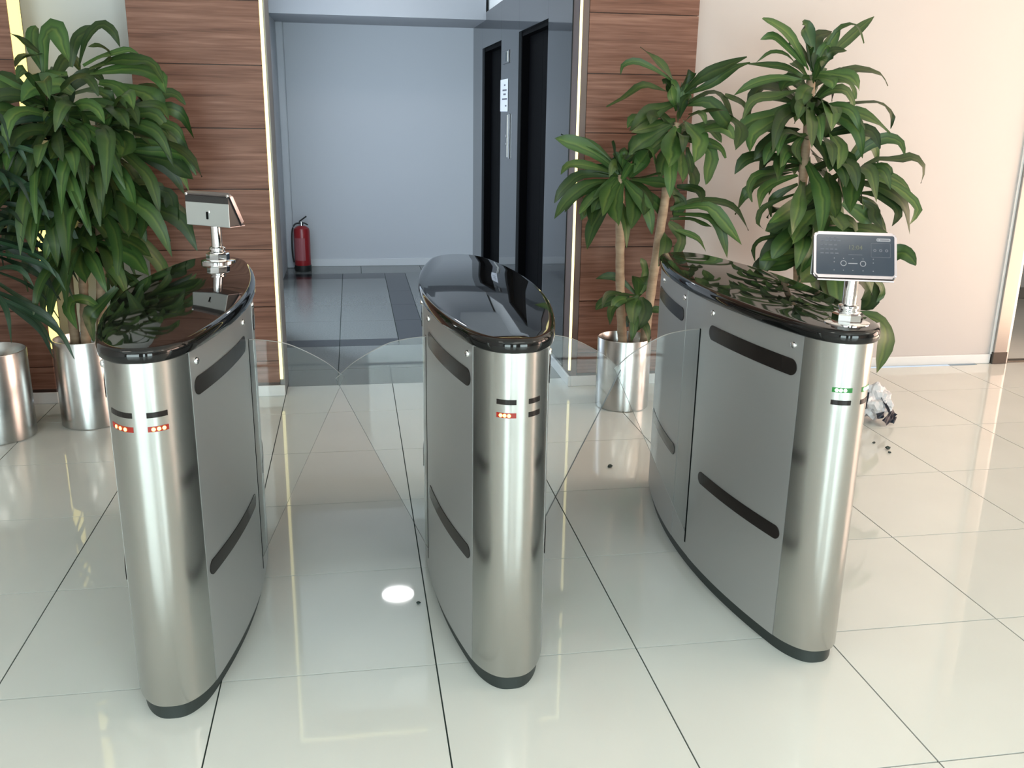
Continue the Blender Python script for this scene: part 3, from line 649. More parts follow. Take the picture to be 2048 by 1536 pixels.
# ------------------------------------------------------------------ plants
LEAVES = [
('c',0.055,[(2.32,4.67,1.768),(2.212,4.666,1.916),(2.124,4.662,1.976),(2.042,4.657,2.008)]),
('c',0.045,[(2.301,4.67,1.789),(2.18,4.676,1.887),(2.114,4.684,1.928),(2.056,4.693,1.91)]),
('c',0.022,[(2.28,4.67,1.759),(2.203,4.68,1.838),(2.119,4.694,1.852),(2.053,4.709,1.803)]),
('c',0.075,[(2.345,4.67,1.768),(2.344,4.692,1.871),(2.376,4.721,1.935),(2.468,4.753,1.959)]),
('c',0.065,[(2.358,4.67,1.79),(2.418,4.68,1.886),(2.48,4.692,1.971)]),
('c',0.05,[(2.367,4.67,1.79),(2.489,4.691,1.889),(2.6,4.717,1.98),(2.693,4.747,2.043)]),
('c',0.03,[(2.398,4.67,1.871),(2.433,4.634,1.962),(2.486,4.587,1.984),(2.501,4.535,1.956),(2.503,4.479,1.89)]),
('c',0.055,[(2.369,4.67,1.769),(2.419,4.644,1.855),(2.49,4.61,1.862)]),
('c',0.045,[(2.369,4.67,1.629),(2.451,4.686,1.705),(2.57,4.706,1.778),(2.746,4.729,1.764),(2.821,4.753,1.703)]),
('c',0.05,[(2.378,4.67,1.626),(2.447,4.669,1.668),(2.529,4.668,1.676),(2.582,4.666,1.611),(2.565,4.665,1.573)]),
('c',0.035,[(2.423,4.67,1.593),(2.604,4.683,1.611),(2.759,4.701,1.614),(2.849,4.72,1.547),(2.861,4.74,1.485)]),
('c',0.07,[(2.469,4.67,1.556),(2.578,4.626,1.566),(2.669,4.568,1.515),(2.718,4.504,1.465)]),
('c',0.06,[(2.491,4.67,1.519),(2.59,4.654,1.468),(2.664,4.634,1.462),(2.708,4.611,1.417)]),
('c',0.055,[(2.605,4.67,1.283),(2.657,4.646,1.377),(2.75,4.615,1.437),(2.826,4.581,1.42),(2.842,4.544,1.353)]),
('c',0.05,[(2.64,4.67,1.249),(2.751,4.665,1.327),(2.869,4.658,1.325),(2.958,4.65,1.341),(3.022,4.642,1.288),(3.012,4.633,1.206)]),
('c',0.03,[(2.653,4.67,1.245),(2.723,4.665,1.284),(2.803,4.658,1.301),(2.839,4.65,1.263),(2.813,4.642,1.224)]),
('c',0.055,[(2.658,4.67,1.241),(2.791,4.633,1.217),(2.864,4.585,1.174),(2.948,4.531,1.085),(2.876,4.474,1.005)]),
('c',0.055,[(2.678,4.67,1.151),(2.765,4.644,1.145),(2.847,4.611,1.101),(2.867,4.574,1.049),(2.817,4.535,0.99)]),
('c',0.06,[(2.697,4.67,1.111),(2.754,4.639,1.074),(2.745,4.599,1.031),(2.779,4.554,0.968)]),
('c',0.04,[(2.291,4.67,1.738),(2.24,4.69,1.767),(2.168,4.716,1.788),(2.001,4.745,1.796)]),
('c',0.045,[(2.289,4.67,1.716),(2.173,4.678,1.728),(2.034,4.688,1.697),(1.939,4.7,1.637)]),
('c',0.05,[(2.281,4.67,1.672),(2.143,4.629,1.639),(1.993,4.576,1.614),(1.921,4.518,1.52)]),
('c',0.07,[(2.28,4.67,1.613),(2.152,4.68,1.544),(2.014,4.694,1.497),(1.979,4.709,1.369)]),
('c',0.07,[(2.283,4.67,1.583),(2.115,4.628,1.507),(2.007,4.573,1.448),(1.972,4.512,1.366)]),
('c',0.085,[(2.303,4.67,1.479),(2.213,4.666,1.448),(2.117,4.661,1.387),(2.059,4.655,1.323)]),
('c',0.04,[(2.317,4.67,1.274),(2.186,4.639,1.26),(2.058,4.599,1.246),(2,4.555,1.182),(2.006,4.508,1.118)]),
('c',0.05,[(2.32,4.67,1.243),(2.165,4.617,1.208),(2.068,4.547,1.16),(2.029,4.471,1.084)]),
('c',0.045,[(2.325,4.67,1.197),(2.237,4.686,1.148),(2.197,4.708,1.092),(2.22,4.731,1.018)]),
('c',0.028,[(2.33,4.67,1.15),(2.204,4.644,1.113),(2.105,4.61,1.07),(2.074,4.573,1.004),(2.091,4.533,0.978)]),
('c',0.09,[(2.342,4.67,1.644),(2.275,4.583,1.598),(2.226,4.47,1.496)]),
('c',0.1,[(2.376,4.67,1.637),(2.379,4.561,1.555),(2.322,4.42,1.448)]),
('c',0.09,[(2.443,4.67,1.496),(2.473,4.561,1.394),(2.406,4.42,1.289)]),
('c',0.11,[(2.514,4.67,1.329),(2.555,4.539,1.245),(2.474,4.37,1.079)]),
('c',0.1,[(2.488,4.67,1.259),(2.461,4.561,1.152),(2.427,4.42,1.051)]),
('c',0.08,[(2.381,4.67,1.45),(2.403,4.583,1.378),(2.38,4.47,1.286)]),
('c',0.05,[(2.331,4.67,1.449),(2.246,4.583,1.376),(2.231,4.47,1.307)]),
('c',0.06,[(2.303,4.67,1.404),(2.171,4.583,1.316),(2.111,4.47,1.226)]),
('c',0.08,[(2.417,4.67,1.142),(2.276,4.611,1.077),(2.122,4.535,1.009)]),
('c',0.08,[(2.508,4.67,1.375),(2.544,4.583,1.318),(2.473,4.47,1.197)]),
('c',0.1,[(2.375,4.67,1.074),(2.291,4.711,0.998),(2.209,4.765,0.939)]),
('c',0.1,[(2.454,4.67,1.064),(2.309,4.561,0.984),(2.204,4.42,0.922)]),
('c',0.03,[(2.344,4.67,0.945),(2.213,4.682,0.918),(2.15,4.697,0.896),(2.128,4.714,0.846),(2.154,4.732,0.774)]),
('c',0.08,[(2.401,4.67,0.845),(2.233,4.621,0.827),(2.101,4.557,0.815)]),
('c',0.08,[(2.427,4.67,0.813),(2.292,4.708,0.766),(2.175,4.758,0.743)]),
('c',0.1,[(2.445,4.67,0.802),(2.392,4.583,0.737),(2.294,4.47,0.711)]),
('c',0.1,[(2.511,4.67,1.064),(2.514,4.561,1.024),(2.47,4.42,0.98)]),
('c',0.08,[(2.591,4.67,1.1),(2.703,4.653,1.039),(2.754,4.632,0.995)]),
('c',0.06,[(2.643,4.67,1.136),(2.763,4.671,1.09),(2.801,4.672,1.027),(2.871,4.673,0.947)]),
('c',0.09,[(2.766,4.67,0.853),(2.903,4.633,0.835),(2.95,4.585,0.831),(2.984,4.531,0.781)]),
('c',0.1,[(2.668,4.67,0.719),(2.804,4.692,0.659),(2.853,4.721,0.553),(2.825,4.752,0.491)]),
('c',0.04,[(2.784,4.67,0.718),(2.87,4.672,0.656),(2.894,4.674,0.6),(2.87,4.677,0.55)]),
('c',0.09,[(2.608,4.67,0.736),(2.511,4.583,0.683),(2.45,4.47,0.599)]),
('c',0.09,[(2.493,4.67,0.737),(2.432,4.583,0.684),(2.403,4.47,0.626)]),
('c',0.12,[(2.769,4.67,0.484),(2.87,4.616,0.452),(2.869,4.547,0.375),(2.797,4.47,0.198)]),
('a',0.06,[(1.623,4.67,1.672),(1.547,4.709,1.777),(1.449,4.76,1.863)]),
('a',0.03,[(1.607,4.67,1.696),(1.506,4.683,1.756),(1.415,4.7,1.792),(1.354,4.718,1.773),(1.348,4.738,1.727)]),
('a',0.05,[(1.604,4.67,1.64),(1.514,4.649,1.663),(1.424,4.622,1.673),(1.332,4.592,1.615),(1.233,4.56,1.571)]),
('a',0.08,[(1.621,4.67,1.596),(1.481,4.63,1.544),(1.363,4.578,1.459)]),
('a',0.05,[(1.626,4.67,1.514),(1.477,4.605,1.482),(1.352,4.52,1.454)]),
('a',0.05,[(1.643,4.67,1.672),(1.649,4.602,1.72),(1.659,4.514,1.735)]),
('a',0.06,[(1.665,4.67,1.647),(1.731,4.622,1.716),(1.824,4.559,1.771),(1.906,4.49,1.814)]),
('a',0.045,[(1.673,4.67,1.635),(1.782,4.641,1.686),(1.884,4.603,1.761),(1.954,4.56,1.792)]),
('a',0.05,[(1.69,4.67,1.598),(1.795,4.666,1.65),(1.864,4.662,1.626),(1.902,4.656,1.563),(1.939,4.651,1.519)]),
('a',0.025,[(1.694,4.67,1.541),(1.77,4.583,1.561),(1.82,4.471,1.561)]),
('a',0.055,[(1.698,4.67,1.483),(1.831,4.671,1.485),(1.932,4.673,1.467)]),
('a',0.05,[(1.726,4.67,1.484),(1.809,4.627,1.46),(1.843,4.571,1.405)]),
('a',0.1,[(1.675,4.67,1.509),(1.71,4.561,1.429),(1.652,4.42,1.318)]),
('a',0.07,[(1.715,4.67,1.445),(1.815,4.641,1.357),(1.794,4.604,1.268),(1.776,4.563,1.202)]),
('a',0.1,[(1.642,4.67,1.483),(1.577,4.561,1.383),(1.518,4.42,1.296)]),
('a',0.07,[(1.66,4.67,1.432),(1.638,4.583,1.3),(1.611,4.47,1.212)]),
('a',0.04,[(1.698,4.67,1.381),(1.725,4.69,1.308),(1.753,4.716,1.248)]),
('a',0.08,[(1.607,4.67,1.489),(1.46,4.646,1.417),(1.373,4.614,1.341)]),
('a',0.07,[(1.61,4.67,1.444),(1.47,4.624,1.355),(1.39,4.565,1.255)]),
('a',0.05,[(1.63,4.67,1.559),(1.589,4.646,1.633),(1.575,4.614,1.682)]),
('a',0.05,[(1.651,4.67,1.559),(1.667,4.675,1.647),(1.672,4.681,1.704)]),
('a',0.07,[(1.874,4.67,1.55),(1.945,4.59,1.475),(1.883,4.487,1.376)]),
('a',0.05,[(1.88,4.67,1.639),(1.985,4.71,1.603),(2.055,4.763,1.552)]),
('a',0.07,[(1.684,4.67,1.585),(1.78,4.618,1.599),(1.843,4.551,1.512),(1.83,4.477,1.476)]),
('b',0.07,[(1.353,4.67,1.248),(1.2,4.677,1.356),(1.086,4.685,1.399),(1.007,4.695,1.417)]),
('b',0.05,[(1.352,4.67,1.261),(1.217,4.693,1.375),(1.046,4.723,1.436)]),
('b',0.05,[(1.347,4.67,1.235),(1.188,4.618,1.283),(1.058,4.55,1.292),(0.997,4.475,1.253)]),
('b',0.06,[(1.347,4.67,1.222),(1.24,4.686,1.266),(1.15,4.706,1.239)]),
('b',0.06,[(1.341,4.67,1.216),(1.171,4.646,1.191),(1.059,4.615,1.109),(0.994,4.58,1.029)]),
('b',0.05,[(1.34,4.67,1.235),(1.147,4.663,1.241),(1.052,4.654,1.171),(1.005,4.644,1.1)]),
('b',0.07,[(1.348,4.67,1.216),(1.253,4.561,1.146),(1.199,4.42,1.058)]),
('b',0.08,[(1.362,4.67,1.209),(1.295,4.561,1.108),(1.28,4.42,1.014)]),
('b',0.08,[(1.389,4.67,1.209),(1.397,4.561,1.101),(1.347,4.42,0.995)]),
('b',0.07,[(1.403,4.67,1.216),(1.469,4.583,1.151),(1.426,4.47,1.059)]),
('b',0.05,[(1.402,4.67,1.223),(1.472,4.584,1.235),(1.501,4.473,1.262)]),
('b',0.075,[(1.402,4.67,1.229),(1.428,4.589,1.311),(1.432,4.484,1.366)]),
('b',0.05,[(1.367,4.67,1.248),(1.296,4.607,1.347),(1.263,4.524,1.413)]),
('b',0.05,[(1.388,4.67,1.242),(1.374,4.708,1.324),(1.392,4.757,1.374)]),
('b',0.06,[(1.41,4.67,1.216),(1.55,4.609,1.201),(1.615,4.529,1.169)]),
('b',0.06,[(1.348,4.67,1.203),(1.198,4.583,1.138),(1.093,4.47,1.066)]),
('b',0.06,[(1.349,4.67,1.196),(1.207,4.583,1.093),(1.155,4.47,1.009)]),
('b',0.05,[(1.348,4.67,1.209),(1.141,4.682,1.149),(1.073,4.697,1.049)]),
('a',0.06,[(1.594,4.67,1.157),(1.693,4.704,1.128),(1.673,4.749,1.029)]),
('a',0.055,[(1.629,4.67,1.066),(1.774,4.686,1.105),(1.926,4.706,1.096),(2.022,4.728,1.051),(2.107,4.753,0.944)]),
('a',0.065,[(1.646,4.67,1.066),(1.822,4.644,1.081),(1.925,4.611,0.979),(1.998,4.573,0.891)]),
('a',0.05,[(1.648,4.67,1.041),(1.802,4.652,1.034),(1.877,4.629,0.994),(1.911,4.604,0.904),(1.924,4.576,0.823)]),
('a',0.03,[(1.632,4.67,1.016),(1.735,4.659,1.017),(1.802,4.644,0.993),(1.851,4.627,0.978)]),
('a',0.03,[(1.635,4.67,0.965),(1.711,4.679,0.947),(1.799,4.69,0.91),(1.855,4.703,0.839)]),
('a',0.05,[(1.656,4.67,1.183),(1.719,4.625,1.178),(1.747,4.567,1.158),(1.731,4.502,1.115)]),
('a',0.06,[(1.61,4.67,0.94),(1.592,4.605,0.889),(1.535,4.52,0.793)]),
('a',0.08,[(1.624,4.67,0.999),(1.696,4.681,0.921),(1.681,4.695,0.816)]),
('a',0.06,[(1.622,4.67,1.166),(1.686,4.687,1.098),(1.664,4.709,1.003)]),
('s',0.04,[(1.469,4.67,0.622),(1.38,4.685,0.699),(1.322,4.706,0.714),(1.258,4.728,0.695)]),
('s',0.07,[(1.478,4.67,0.622),(1.455,4.588,0.724),(1.458,4.481,0.709)]),
('s',0.08,[(1.488,4.67,0.604),(1.441,4.626,0.561),(1.429,4.57,0.469)]),
('s',0.08,[(1.497,4.67,0.604),(1.504,4.626,0.542),(1.457,4.57,0.442)]),
('s',0.05,[(1.47,4.67,0.605),(1.411,4.706,0.545),(1.431,4.754,0.436)]),
('s',0.04,[(1.47,4.67,0.605),(1.325,4.595,0.57),(1.284,4.497,0.497)]),
('s',0.03,[(1.469,4.67,0.613),(1.305,4.627,0.633),(1.258,4.572,0.567)]),
('s',0.06,[(1.496,4.67,0.622),(1.504,4.663,0.745),(1.479,4.653,0.815)]),
('d',0.07,[(-1.353,4.69,1.679),(-1.387,4.71,1.777),(-1.395,4.736,1.849),(-1.387,4.765,1.878)]),
('d',0.08,[(-1.353,4.69,1.679),(-1.331,4.671,1.82),(-1.28,4.647,1.863),(-1.249,4.621,1.806),(-1.22,4.592,1.722)]),
('d',0.055,[(-1.24,4.69,1.704),(-1.211,4.711,1.813),(-1.173,4.737,1.856),(-1.126,4.767,1.89)]),
('d',0.045,[(-1.204,4.69,1.705),(-1.158,4.683,1.826),(-1.088,4.674,1.886),(-1.036,4.664,1.854),(-1.011,4.654,1.79)]),
('d',0.03,[(-1.144,4.69,1.684),(-1.059,4.662,1.752),(-1.09,4.625,1.793),(-1.13,4.584,1.786)]),
('d',0.035,[(-1.186,4.69,1.71),(-1.11,4.67,1.746),(-1.04,4.644,1.764),(-0.971,4.616,1.778),(-0.917,4.585,1.76)]),
('d',0.06,[(-1.161,4.69,1.697),(-1.043,4.662,1.734),(-0.95,4.626,1.735),(-0.864,4.586,1.717),(-0.809,4.543,1.619)]),
('d',0.08,[(-1.163,4.69,1.674),(-1,4.657,1.699),(-0.903,4.613,1.686),(-0.834,4.565,1.655),(-0.807,4.513,1.597)]),
('d',0.07,[(-1.126,4.69,1.639),(-1.042,4.648,1.622),(-0.991,4.595,1.568),(-0.968,4.535,1.512)]),
('d',0.09,[(-1.06,4.69,1.622),(-0.936,4.692,1.597),(-0.885,4.694,1.552),(-0.869,4.697,1.476)]),
('d',0.08,[(-1.106,4.69,1.621),(-0.968,4.716,1.597),(-0.922,4.751,1.529),(-0.919,4.789,1.484)]),
('d',0.025,[(-1.357,4.69,1.755),(-1.401,4.624,1.802),(-1.437,4.538,1.833)]),
('d',0.07,[(-1.357,4.69,1.755),(-1.404,4.609,1.736),(-1.415,4.505,1.692)]),
('d',0.09,[(-1.117,4.69,1.512),(-0.991,4.716,1.457),(-0.934,4.749,1.386),(-0.91,4.786,1.313)]),
('d',0.05,[(-1.043,4.69,1.34),(-0.888,4.679,1.335),(-0.78,4.665,1.315),(-0.725,4.65,1.23)]),
('d',0.07,[(-1.021,4.69,1.326),(-0.857,4.669,1.295),(-0.785,4.642,1.254),(-0.737,4.612,1.213)]),
('d',0.09,[(-1.243,4.69,1.592),(-1.292,4.656,1.626),(-1.382,4.611,1.61),(-1.431,4.561,1.542)]),
('d',0.08,[(-1.257,4.69,1.672),(-1.349,4.681,1.652),(-1.361,4.668,1.562)]),
('d',0.08,[(-1.27,4.69,1.672),(-1.285,4.711,1.591),(-1.312,4.738,1.499)]),
('d',0.1,[(-1.105,4.69,1.41),(-1.019,4.559,1.377),(-0.997,4.39,1.317)]),
('d',0.1,[(-1.219,4.69,1.408),(-1.268,4.559,1.375),(-1.288,4.39,1.315)]),
('d',0.1,[(-1.176,4.69,1.386),(-1.173,4.559,1.312),(-1.203,4.39,1.24)]),
('d',0.06,[(-0.989,4.69,1.169),(-0.866,4.673,1.143),(-0.842,4.651,1.063),(-0.824,4.627,0.977)]),
('d',0.08,[(-1.063,4.69,1.222),(-0.969,4.623,1.12),(-0.949,4.536,1.037),(-0.957,4.44,0.963)]),
('d',0.085,[(-1.115,4.69,1.222),(-1.046,4.581,1.097),(-1.01,4.44,0.964)]),
('d',0.09,[(-1.167,4.69,1.222),(-1.134,4.581,1.134),(-1.104,4.44,1.048)]),
('d',0.095,[(-1.193,4.69,1.222),(-1.225,4.581,1.139),(-1.196,4.44,1.074)]),
('d',0.09,[(-1.219,4.69,1.222),(-1.292,4.581,1.176),(-1.31,4.44,1.111)]),
('d',0.09,[(-1.219,4.69,1.222),(-1.348,4.603,1.095),(-1.351,4.49,1.001)]),
('e',0.08,[(-1.224,4.69,0.921),(-1.133,4.67,0.94),(-1.036,4.645,0.904),(-0.951,4.617,0.846)]),
('e',0.09,[(-1.226,4.69,0.91),(-1.141,4.603,0.866),(-1.101,4.49,0.724)]),
('e',0.08,[(-1.215,4.69,0.91),(-1.054,4.61,0.864),(-0.954,4.507,0.78)]),
('e',0.1,[(-1.236,4.69,0.91),(-1.262,4.581,0.849),(-1.212,4.44,0.765)]),
('e',0.075,[(-1.236,4.69,0.91),(-1.322,4.603,0.868),(-1.356,4.49,0.788)]),
('e',0.08,[(-1.302,4.69,0.977),(-1.226,4.559,0.944),(-1.157,4.39,0.903)]),
('e',0.05,[(-1.189,4.69,0.752),(-1.107,4.723,0.728),(-1.033,4.765,0.74)]),
('e',0.06,[(-1.232,4.69,0.591),(-1.277,4.654,0.64),(-1.328,4.607,0.644),(-1.333,4.555,0.61),(-1.291,4.5,0.531)]),
('e',0.07,[(-1.141,4.69,0.694),(-1.222,4.676,0.611),(-1.277,4.658,0.553),(-1.262,4.638,0.44)]),
('e',0.07,[(-1.387,4.69,0.878),(-1.516,4.704,0.832),(-1.554,4.722,0.762),(-1.564,4.742,0.668)]),
('e',0.06,[(-1.245,4.69,0.921),(-1.369,4.647,0.928),(-1.389,4.591,0.881),(-1.394,4.529,0.82)]),
('e',0.09,[(-1.135,4.69,0.751),(-1.116,4.698,0.692),(-1.185,4.709,0.575)]),
('e',0.09,[(-1.09,4.69,0.943),(-1.037,4.727,0.904),(-1.052,4.775,0.794)]),
]

def leaf(parent, pts, wd, m, nseg=9, fold=0.22, wav=0.10):
    P = catmull(pts, nseg); n = len(P); bm = bmesh.new(); uvl = bm.loops.layers.uv.new('UVMap'); rows = []
    ref = Vector((random.uniform(-0.55, 0.55), -0.75 + random.uniform(-0.35, 0.35), 0.65 + random.uniform(-0.4, 0.3))).normalized()
    ph = random.uniform(0, 6); prev = None
    for i, p in enumerate(P):
        t = i / (n - 1); T = (P[min(i + 1, n - 1)] - P[max(i - 1, 0)]).normalized()
        s = T.cross(ref)
        if s.length < 0.15: s = prev if prev else T.cross(Vector((0, 1, 0.3)))
        s.normalize()
        if prev and s.dot(prev) < 0: s = -s
        prev = s; nn = s.cross(T).normalized()
        if nn.dot(ref) < 0: nn = -nn
        prof = (0.30 + 0.70 * min(1, t / 0.42) ** 1.1) * (1 - max(0, (t - 0.5) / 0.5) ** 2.2)
        h = max(0.0012, wd * 0.56 * prof)
        wv = wav * wd * math.sin(t * 9 + ph)
        rows.append(([bm.verts.new(p + s * (-h) + nn * (fold * h + wv)), bm.verts.new(p), bm.verts.new(p + s * h + nn * (fold * h - wv))], t))
    for (a, ta), (b, tb) in zip(rows, rows[1:]):
        for k in range(2):
            f = bm.faces.new((a[k], a[k + 1], b[k + 1], b[k])); f.smooth = True
            for l, uv in zip(f.loops, ((k * 0.5, ta), (k * 0.5 + 0.5, ta), (k * 0.5 + 0.5, tb), (k * 0.5, tb))): l[uvl].uv = uv
    me = bpy.data.meshes.new('leaf'); bm.to_mesh(me); bm.free(); me.materials.append(m)
    o = bpy.data.objects.new('leaf', me); COL.objects.link(o); o.parent = parent
    o.matrix_parent_inverse = Matrix.Translation(-Vector(parent['at']))
    return o
def rosette(cane, c, n, lmin, lmax, wd, m, az=(0, 2 * PI), el=(-0.5, 1.2), ymax=5.0, droop=1.0):
    for k in range(n):
        a = az[0] + (az[1] - az[0]) * (k + random.uniform(-0.4, 0.4)) / n
        e = random.uniform(*el); L = random.uniform(lmin, lmax)
        d = Vector((math.cos(a) * math.cos(e), math.sin(a) * math.cos(e), math.sin(e)))
        hz = Vector((math.cos(a), math.sin(a), 0))
        p0 = Vector(c) + d * 0.02 + Vector((0, 0, random.uniform(-0.10, 0.06)))
        dr = droop * random.uniform(0.6, 1.5); tw = Vector((-math.sin(a), math.cos(a), 0)) * L * random.uniform(-0.12, 0.12)
        p1 = p0 + d * L * 0.45
        p2 = p0 + d * L * 0.70 + hz * L * 0.06 - Vector((0, 0, 0.10 * L * dr)) + tw * 0.4
        p3 = p0 + d * L * 0.80 + hz * L * 0.10 - Vector((0, 0, 0.36 * L * dr)) + tw
        pts = [p0, p1, p2, p3]
        for p in pts: p.y = min(p.y, ymax)
        leaf(cane, pts, wd * random.uniform(0.75, 1.15), m)
def pot(root, c, r, h, soil_z):
    p = obj('pot', lathe([(r - 0.004, 0.0), (r, 0.004), (r, h - 0.002), (r - 0.001, h), (r - 0.005, h), (r - 0.006, h - 0.002), (r - 0.006, 0.02), (0.01, 0.02)], 64), m_pot, root, True, 0.5)
    bm = bmesh.new(); n = 24; ctr = bm.verts.new((0, 0, soil_z + 0.01)); rings = []
    for rr in (0.35, 0.7, 1.0):
        rings.append([bm.verts.new((rr * (r - 0.007) * math.cos(2 * PI * k / n), rr * (r - 0.007) * math.sin(2 * PI * k / n), soil_z + random.uniform(-0.006, 0.006))) for k in range(n)])
    for k in range(n):
        bm.faces.new((ctr, rings[0][k], rings[0][(k + 1) % n]))
        for a, b in zip(rings, rings[1:]): bm.faces.new((a[k], b[k], b[(k + 1) % n], a[(k + 1) % n]))
    obj('soil', bm, m_soil, p)
def plant(c, r, h, soil_z, label):
    t = empty('potted_dracaena', (c[0], c[1], 0)); tag(t, label, 'plant', 'potted dracaenas'); t['at'] = (c[0], c[1], 0.0)
    pot(t, c, r, h, soil_z); return t
def cane(t, pts, r0, r1):
    at = Vector(t['at']); P = catmull([Vector(p) - at for p in pts], 22)
    R = [r0 + (r1 - r0) * i / 22 + (0.0022 if i % 2 else 0) + random.uniform(-0.0008, 0.0008) for i in range(23)]
    o = obj('cane', tube(P, R, 14), m_cane, t, True, 1.0); o['at'] = tuple(at); return o

pa = plant((1.425, 4.695), 0.145, 0.385, 0.30, 'dracaena with two bare pale canes in a steel pot before the wood column')
ca = cane(pa, [(1.527, 4.68, 0.28), (1.556, 4.68, 0.65), (1.604, 4.68, 1.15), (1.645, 4.68, 1.50)], 0.025, 0.021)
cb = cane(pa, [(1.418, 4.68, 0.28), (1.385, 4.68, 0.62), (1.367, 4.68, 0.95), (1.352, 4.68, 1.24)], 0.024, 0.021)
cs = cane(pa, [(1.47, 4.73, 0.28), (1.465, 4.72, 0.42), (1.46, 4.69, 0.60)], 0.012, 0.009)
pc = plant((2.47, 4.70), 0.15, 0.40, 0.32, 'tallest dracaena with broad arching leaves against the bare painted wall')
cc = cane(pc, [(2.43, 4.70, 0.30), (2.375, 4.70, 1.0), (2.358, 4.70, 1.72)], 0.028, 0.020)
cc2 = cane(pc, [(2.54, 4.71, 0.30), (2.56, 4.71, 0.80), (2.60, 4.71, 1.30)], 0.024, 0.018)
pd = plant((-1.335, 4.735), 0.143, 0.437, 0.35, 'bushy broad-leaved dracaena crowding the walnut column in a streaky steel pot')
cd = cane(pd, [(-1.26, 4.74, 0.33), (-1.20, 4.72, 0.95), (-1.175, 4.70, 1.45)], 0.024, 0.018)
ce = cane(pd, [(-1.325, 4.72, 0.33), (-1.30, 4.71, 0.70), (-1.27, 4.70, 1.0)], 0.022, 0.018)
cd2 = cane(pd, [(-1.38, 4.75, 0.33), (-1.37, 4.73, 0.95), (-1.36, 4.71, 1.60)], 0.022, 0.016)
CM = {'a': ca, 'b': cb, 's': cs, 'c': cc, 'd': cd, 'e': ce}
for k, wd, pts in LEAVES: leaf(CM[k], pts, wd, m_leaf)
# leaves between the drawn ones, all round each head
rosette(cc, (2.36, 4.68, 1.60), 9, 0.28, 0.40, 0.07, m_leaf, az=(PI + 0.4, 2 * PI - 0.4), el=(-0.7, 0.5))
rosette(cc, (2.37, 4.68, 1.44), 12, 0.28, 0.40, 0.07, m_leaf, el=(-0.8, 0.4))
rosette(cd, (-1.30, 4.66, 1.50), 18, 0.32, 0.46, 0.06, m_leaf, az=(PI + 0.3, 2 * PI - 0.3), el=(-0.9, 0.5))
rosette(cd2, (-1.38, 4.64, 1.36), 18, 0.32, 0.46, 0.06, m_leaf, az=(PI + 0.2, 2 * PI - 0.2), el=(-0.9, 0.5))
rosette(cc, (2.36, 4.71, 1.66), 9, 0.30, 0.42, 0.07, m_leaf, az=(0.2, PI - 0.2), el=(0.1, 1.2))
rosette(cc, (2.37, 4.71, 1.30), 12, 0.30, 0.42, 0.07, m_leaf, el=(-0.8, 0.5))
rosette(cc2, (2.59, 4.71, 1.22), 12, 0.30, 0.42, 0.07, m_leaf, el=(-0.8, 0.8))
rosette(cc2, (2.56, 4.71, 0.92), 12, 0.26, 0.38, 0.09, m_leaf, el=(-0.9, 0.5))
rosette(cc, (2.39, 4.71, 0.98), 12, 0.26, 0.36, 0.09, m_leaf, el=(-0.9, 0.4))
rosette(ca, (1.64, 4.69, 1.46), 12, 0.22, 0.34, 0.065, m_leaf, el=(-0.8, 0.8))
rosette(cb, (1.352, 4.69, 1.22), 12, 0.20, 0.32, 0.065, m_leaf, el=(-0.9, 0.7))
rosette(ca, (1.645, 4.68, 1.52), 7, 0.14, 0.22, 0.055, m_leaf, el=(0.7, 1.4), droop=0.4)
rosette(cb, (1.352, 4.68, 1.26), 7, 0.12, 0.20, 0.055, m_leaf, el=(0.6, 1.4), droop=0.4)
rosette(cc, (2.356, 4.69, 1.75), 9, 0.16, 0.26, 0.06, m_leaf, el=(0.7, 1.4), droop=0.4)
rosette(cc, (2.356, 4.68, 1.74), 7, 0.16, 0.24, 0.07, m_leaf, az=(PI, 2 * PI), el=(-0.6, 0.3))
rosette(cs, (1.46, 4.69, 0.58), 7, 0.14, 0.22, 0.05, m_leaf, el=(-0.9, 0.6))
rosette(cd, (-1.17, 4.70, 1.40), 28, 0.34, 0.52, 0.062, m_leaf, el=(-0.7, 0.9))
rosette(cd, (-1.19, 4.70, 1.15), 24, 0.34, 0.50, 0.065, m_leaf, el=(-0.9, 0.4))
rosette(cd2, (-1.36, 4.70, 1.52), 24, 0.30, 0.45, 0.062, m_leaf, el=(-0.6, 1.0))
rosette(cd2, (-1.37, 4.70, 1.20), 24, 0.32, 0.46, 0.065, m_leaf, el=(-0.9, 0.4))
rosette(cd, (-1.12, 4.68, 1.50), 12, 0.34, 0.48, 0.06, m_leaf, az=(-1.3, 0.9), el=(-0.3, 0.7))
rosette(ce, (-1.27, 4.70, 0.96), 16, 0.26, 0.40, 0.06, m_leaf, el=(-0.9, 0.5))

ps = plant((-1.72, 4.57), 0.165, 0.425, 0.34, 'dark spiky plant with thin grassy leaves in the pot cut by the picture edge')
c1 = cane(ps, [(-1.70, 4.57, 0.30), (-1.68, 4.52, 0.9), (-1.66, 4.48, 1.38)], 0.018, 0.012)
c2 = cane(ps, [(-1.77, 4.55, 0.30), (-1.74, 4.50, 0.7), (-1.72, 4.46, 1.00)], 0.018, 0.012)
for z in (1.34, 1.18): rosette(c1, (-1.66, 4.48, z), 34, 0.36, 0.52, 0.026, m_leafd, el=(-0.6, 0.9), droop=0.9)
for z in (0.98, 0.82): rosette(c2, (-1.70, 4.47, z), 30, 0.34, 0.50, 0.026, m_leafd, el=(-0.8, 0.7), droop=0.9)

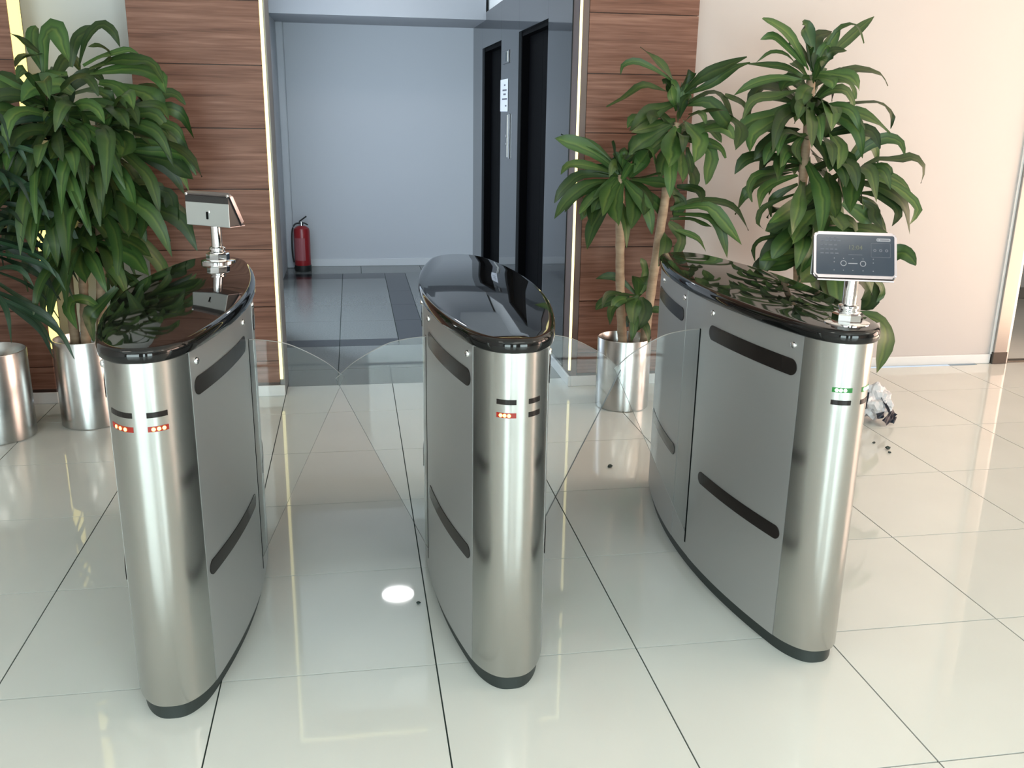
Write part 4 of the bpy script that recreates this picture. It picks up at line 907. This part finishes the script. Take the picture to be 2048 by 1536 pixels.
# ------------------------------------------------------------------ litter on the floor
def crumple(n, sx, sy, sz, seed, amp=0.5):
    bm = bmesh.new(); bmesh.ops.create_icosphere(bm, subdivisions=n, radius=1.0)
    for v in bm.verts:
        q = v.co * 1.7 + Vector((seed, seed * 2, 0)); d = noise.noise(q) * amp + noise.noise(q * 2.7) * amp * 0.6
        v.co *= (1 + d); v.co.x *= sx; v.co.y *= sy; v.co.z *= sz
    mz = min(v.co.z for v in bm.verts); bmesh.ops.translate(bm, verts=bm.verts, vec=(0, 0, -mz)); return bm
bag = empty('crumpled_bag', (2.665, 4.26, 0.0)); tag(bag, 'crumpled white plastic bag with dark scraps lying behind the green-lamp turnstile', 'bag')
obj('bag_body', crumple(4, 0.088, 0.075, 0.085, 2.0), mat('white_plastic', (0.55, 0.54, 0.56), 0.35), bag)
m_scr = mat('dark_plastic_scrap', (0.02, 0.028, 0.05), 0.35)
def scrap(c, w_, h_, rot, par, seed):
    random.seed(seed); bm = bmesh.new(); vs = []
    for i in range(4):
        for j in range(4): vs.append(bm.verts.new(((i / 3 - .5) * w_, (j / 3 - .5) * h_, random.uniform(-0.006, 0.006) + 0.01 * math.sin(i * 1.4 + seed))))
    for i in range(3):
        for j in range(3): bm.faces.new((vs[i * 4 + j], vs[(i + 1) * 4 + j], vs[(i + 1) * 4 + j + 1], vs[i * 4 + j + 1]))
    bmesh.ops.solidify(bm, geom=bm.faces[:], thickness=0.002)
    from mathutils import Euler
    return obj('scrap', xf(bm, Matrix.Translation(c) @ Euler(rot).to_matrix().to_4x4()), m_scr, par)
scrap((0.055, -0.085, 0.045), 0.11, 0.036, (0.9, -0.45, 0.45), bag, 1)
scrap((0.028, -0.078, 0.112), 0.034, 0.085, (0.8, 0.3, 0.5), bag, 2)
scrap((-0.085, -0.055, 0.135), 0.036, 0.09, (1.2, 0.2, -0.3), bag, 3)
scrap((-0.005, -0.098, 0.062), 0.036, 0.03, (1.1, 0.0, 0.4), bag, 4)
scrap((0.085, -0.075, 0.03), 0.05, 0.022, (0.5, -0.7, 0.7), bag, 6)
m_bit = mat('dark_green_bit', (0.02, 0.035, 0.03), 0.6)
for i, (x, y, r, lab) in enumerate(((2.515, 3.840, 0.013, 'largest dark green crumb of litter on the floor before the white bag'), (2.494, 3.790, 0.008, 'small dark crumb just in front of the largest crumb by the bag'),
                               (2.494, 3.928, 0.008, 'flat dark crumb nearest the white crumpled bag'), (1.111, 3.781, 0.012, 'dark crumb on the floor between the middle and green-lamp turnstiles'),
                               (0.168, 2.689, 0.007, 'tiny dark crumb beside the lamp reflection on the floor'))):
    o = obj('litter_crumb', crumple(2, r, r * 0.8, r * 0.55, i + 5.0), m_bit); o.location = (x, y, 0.0); tag(o, lab, 'litter')
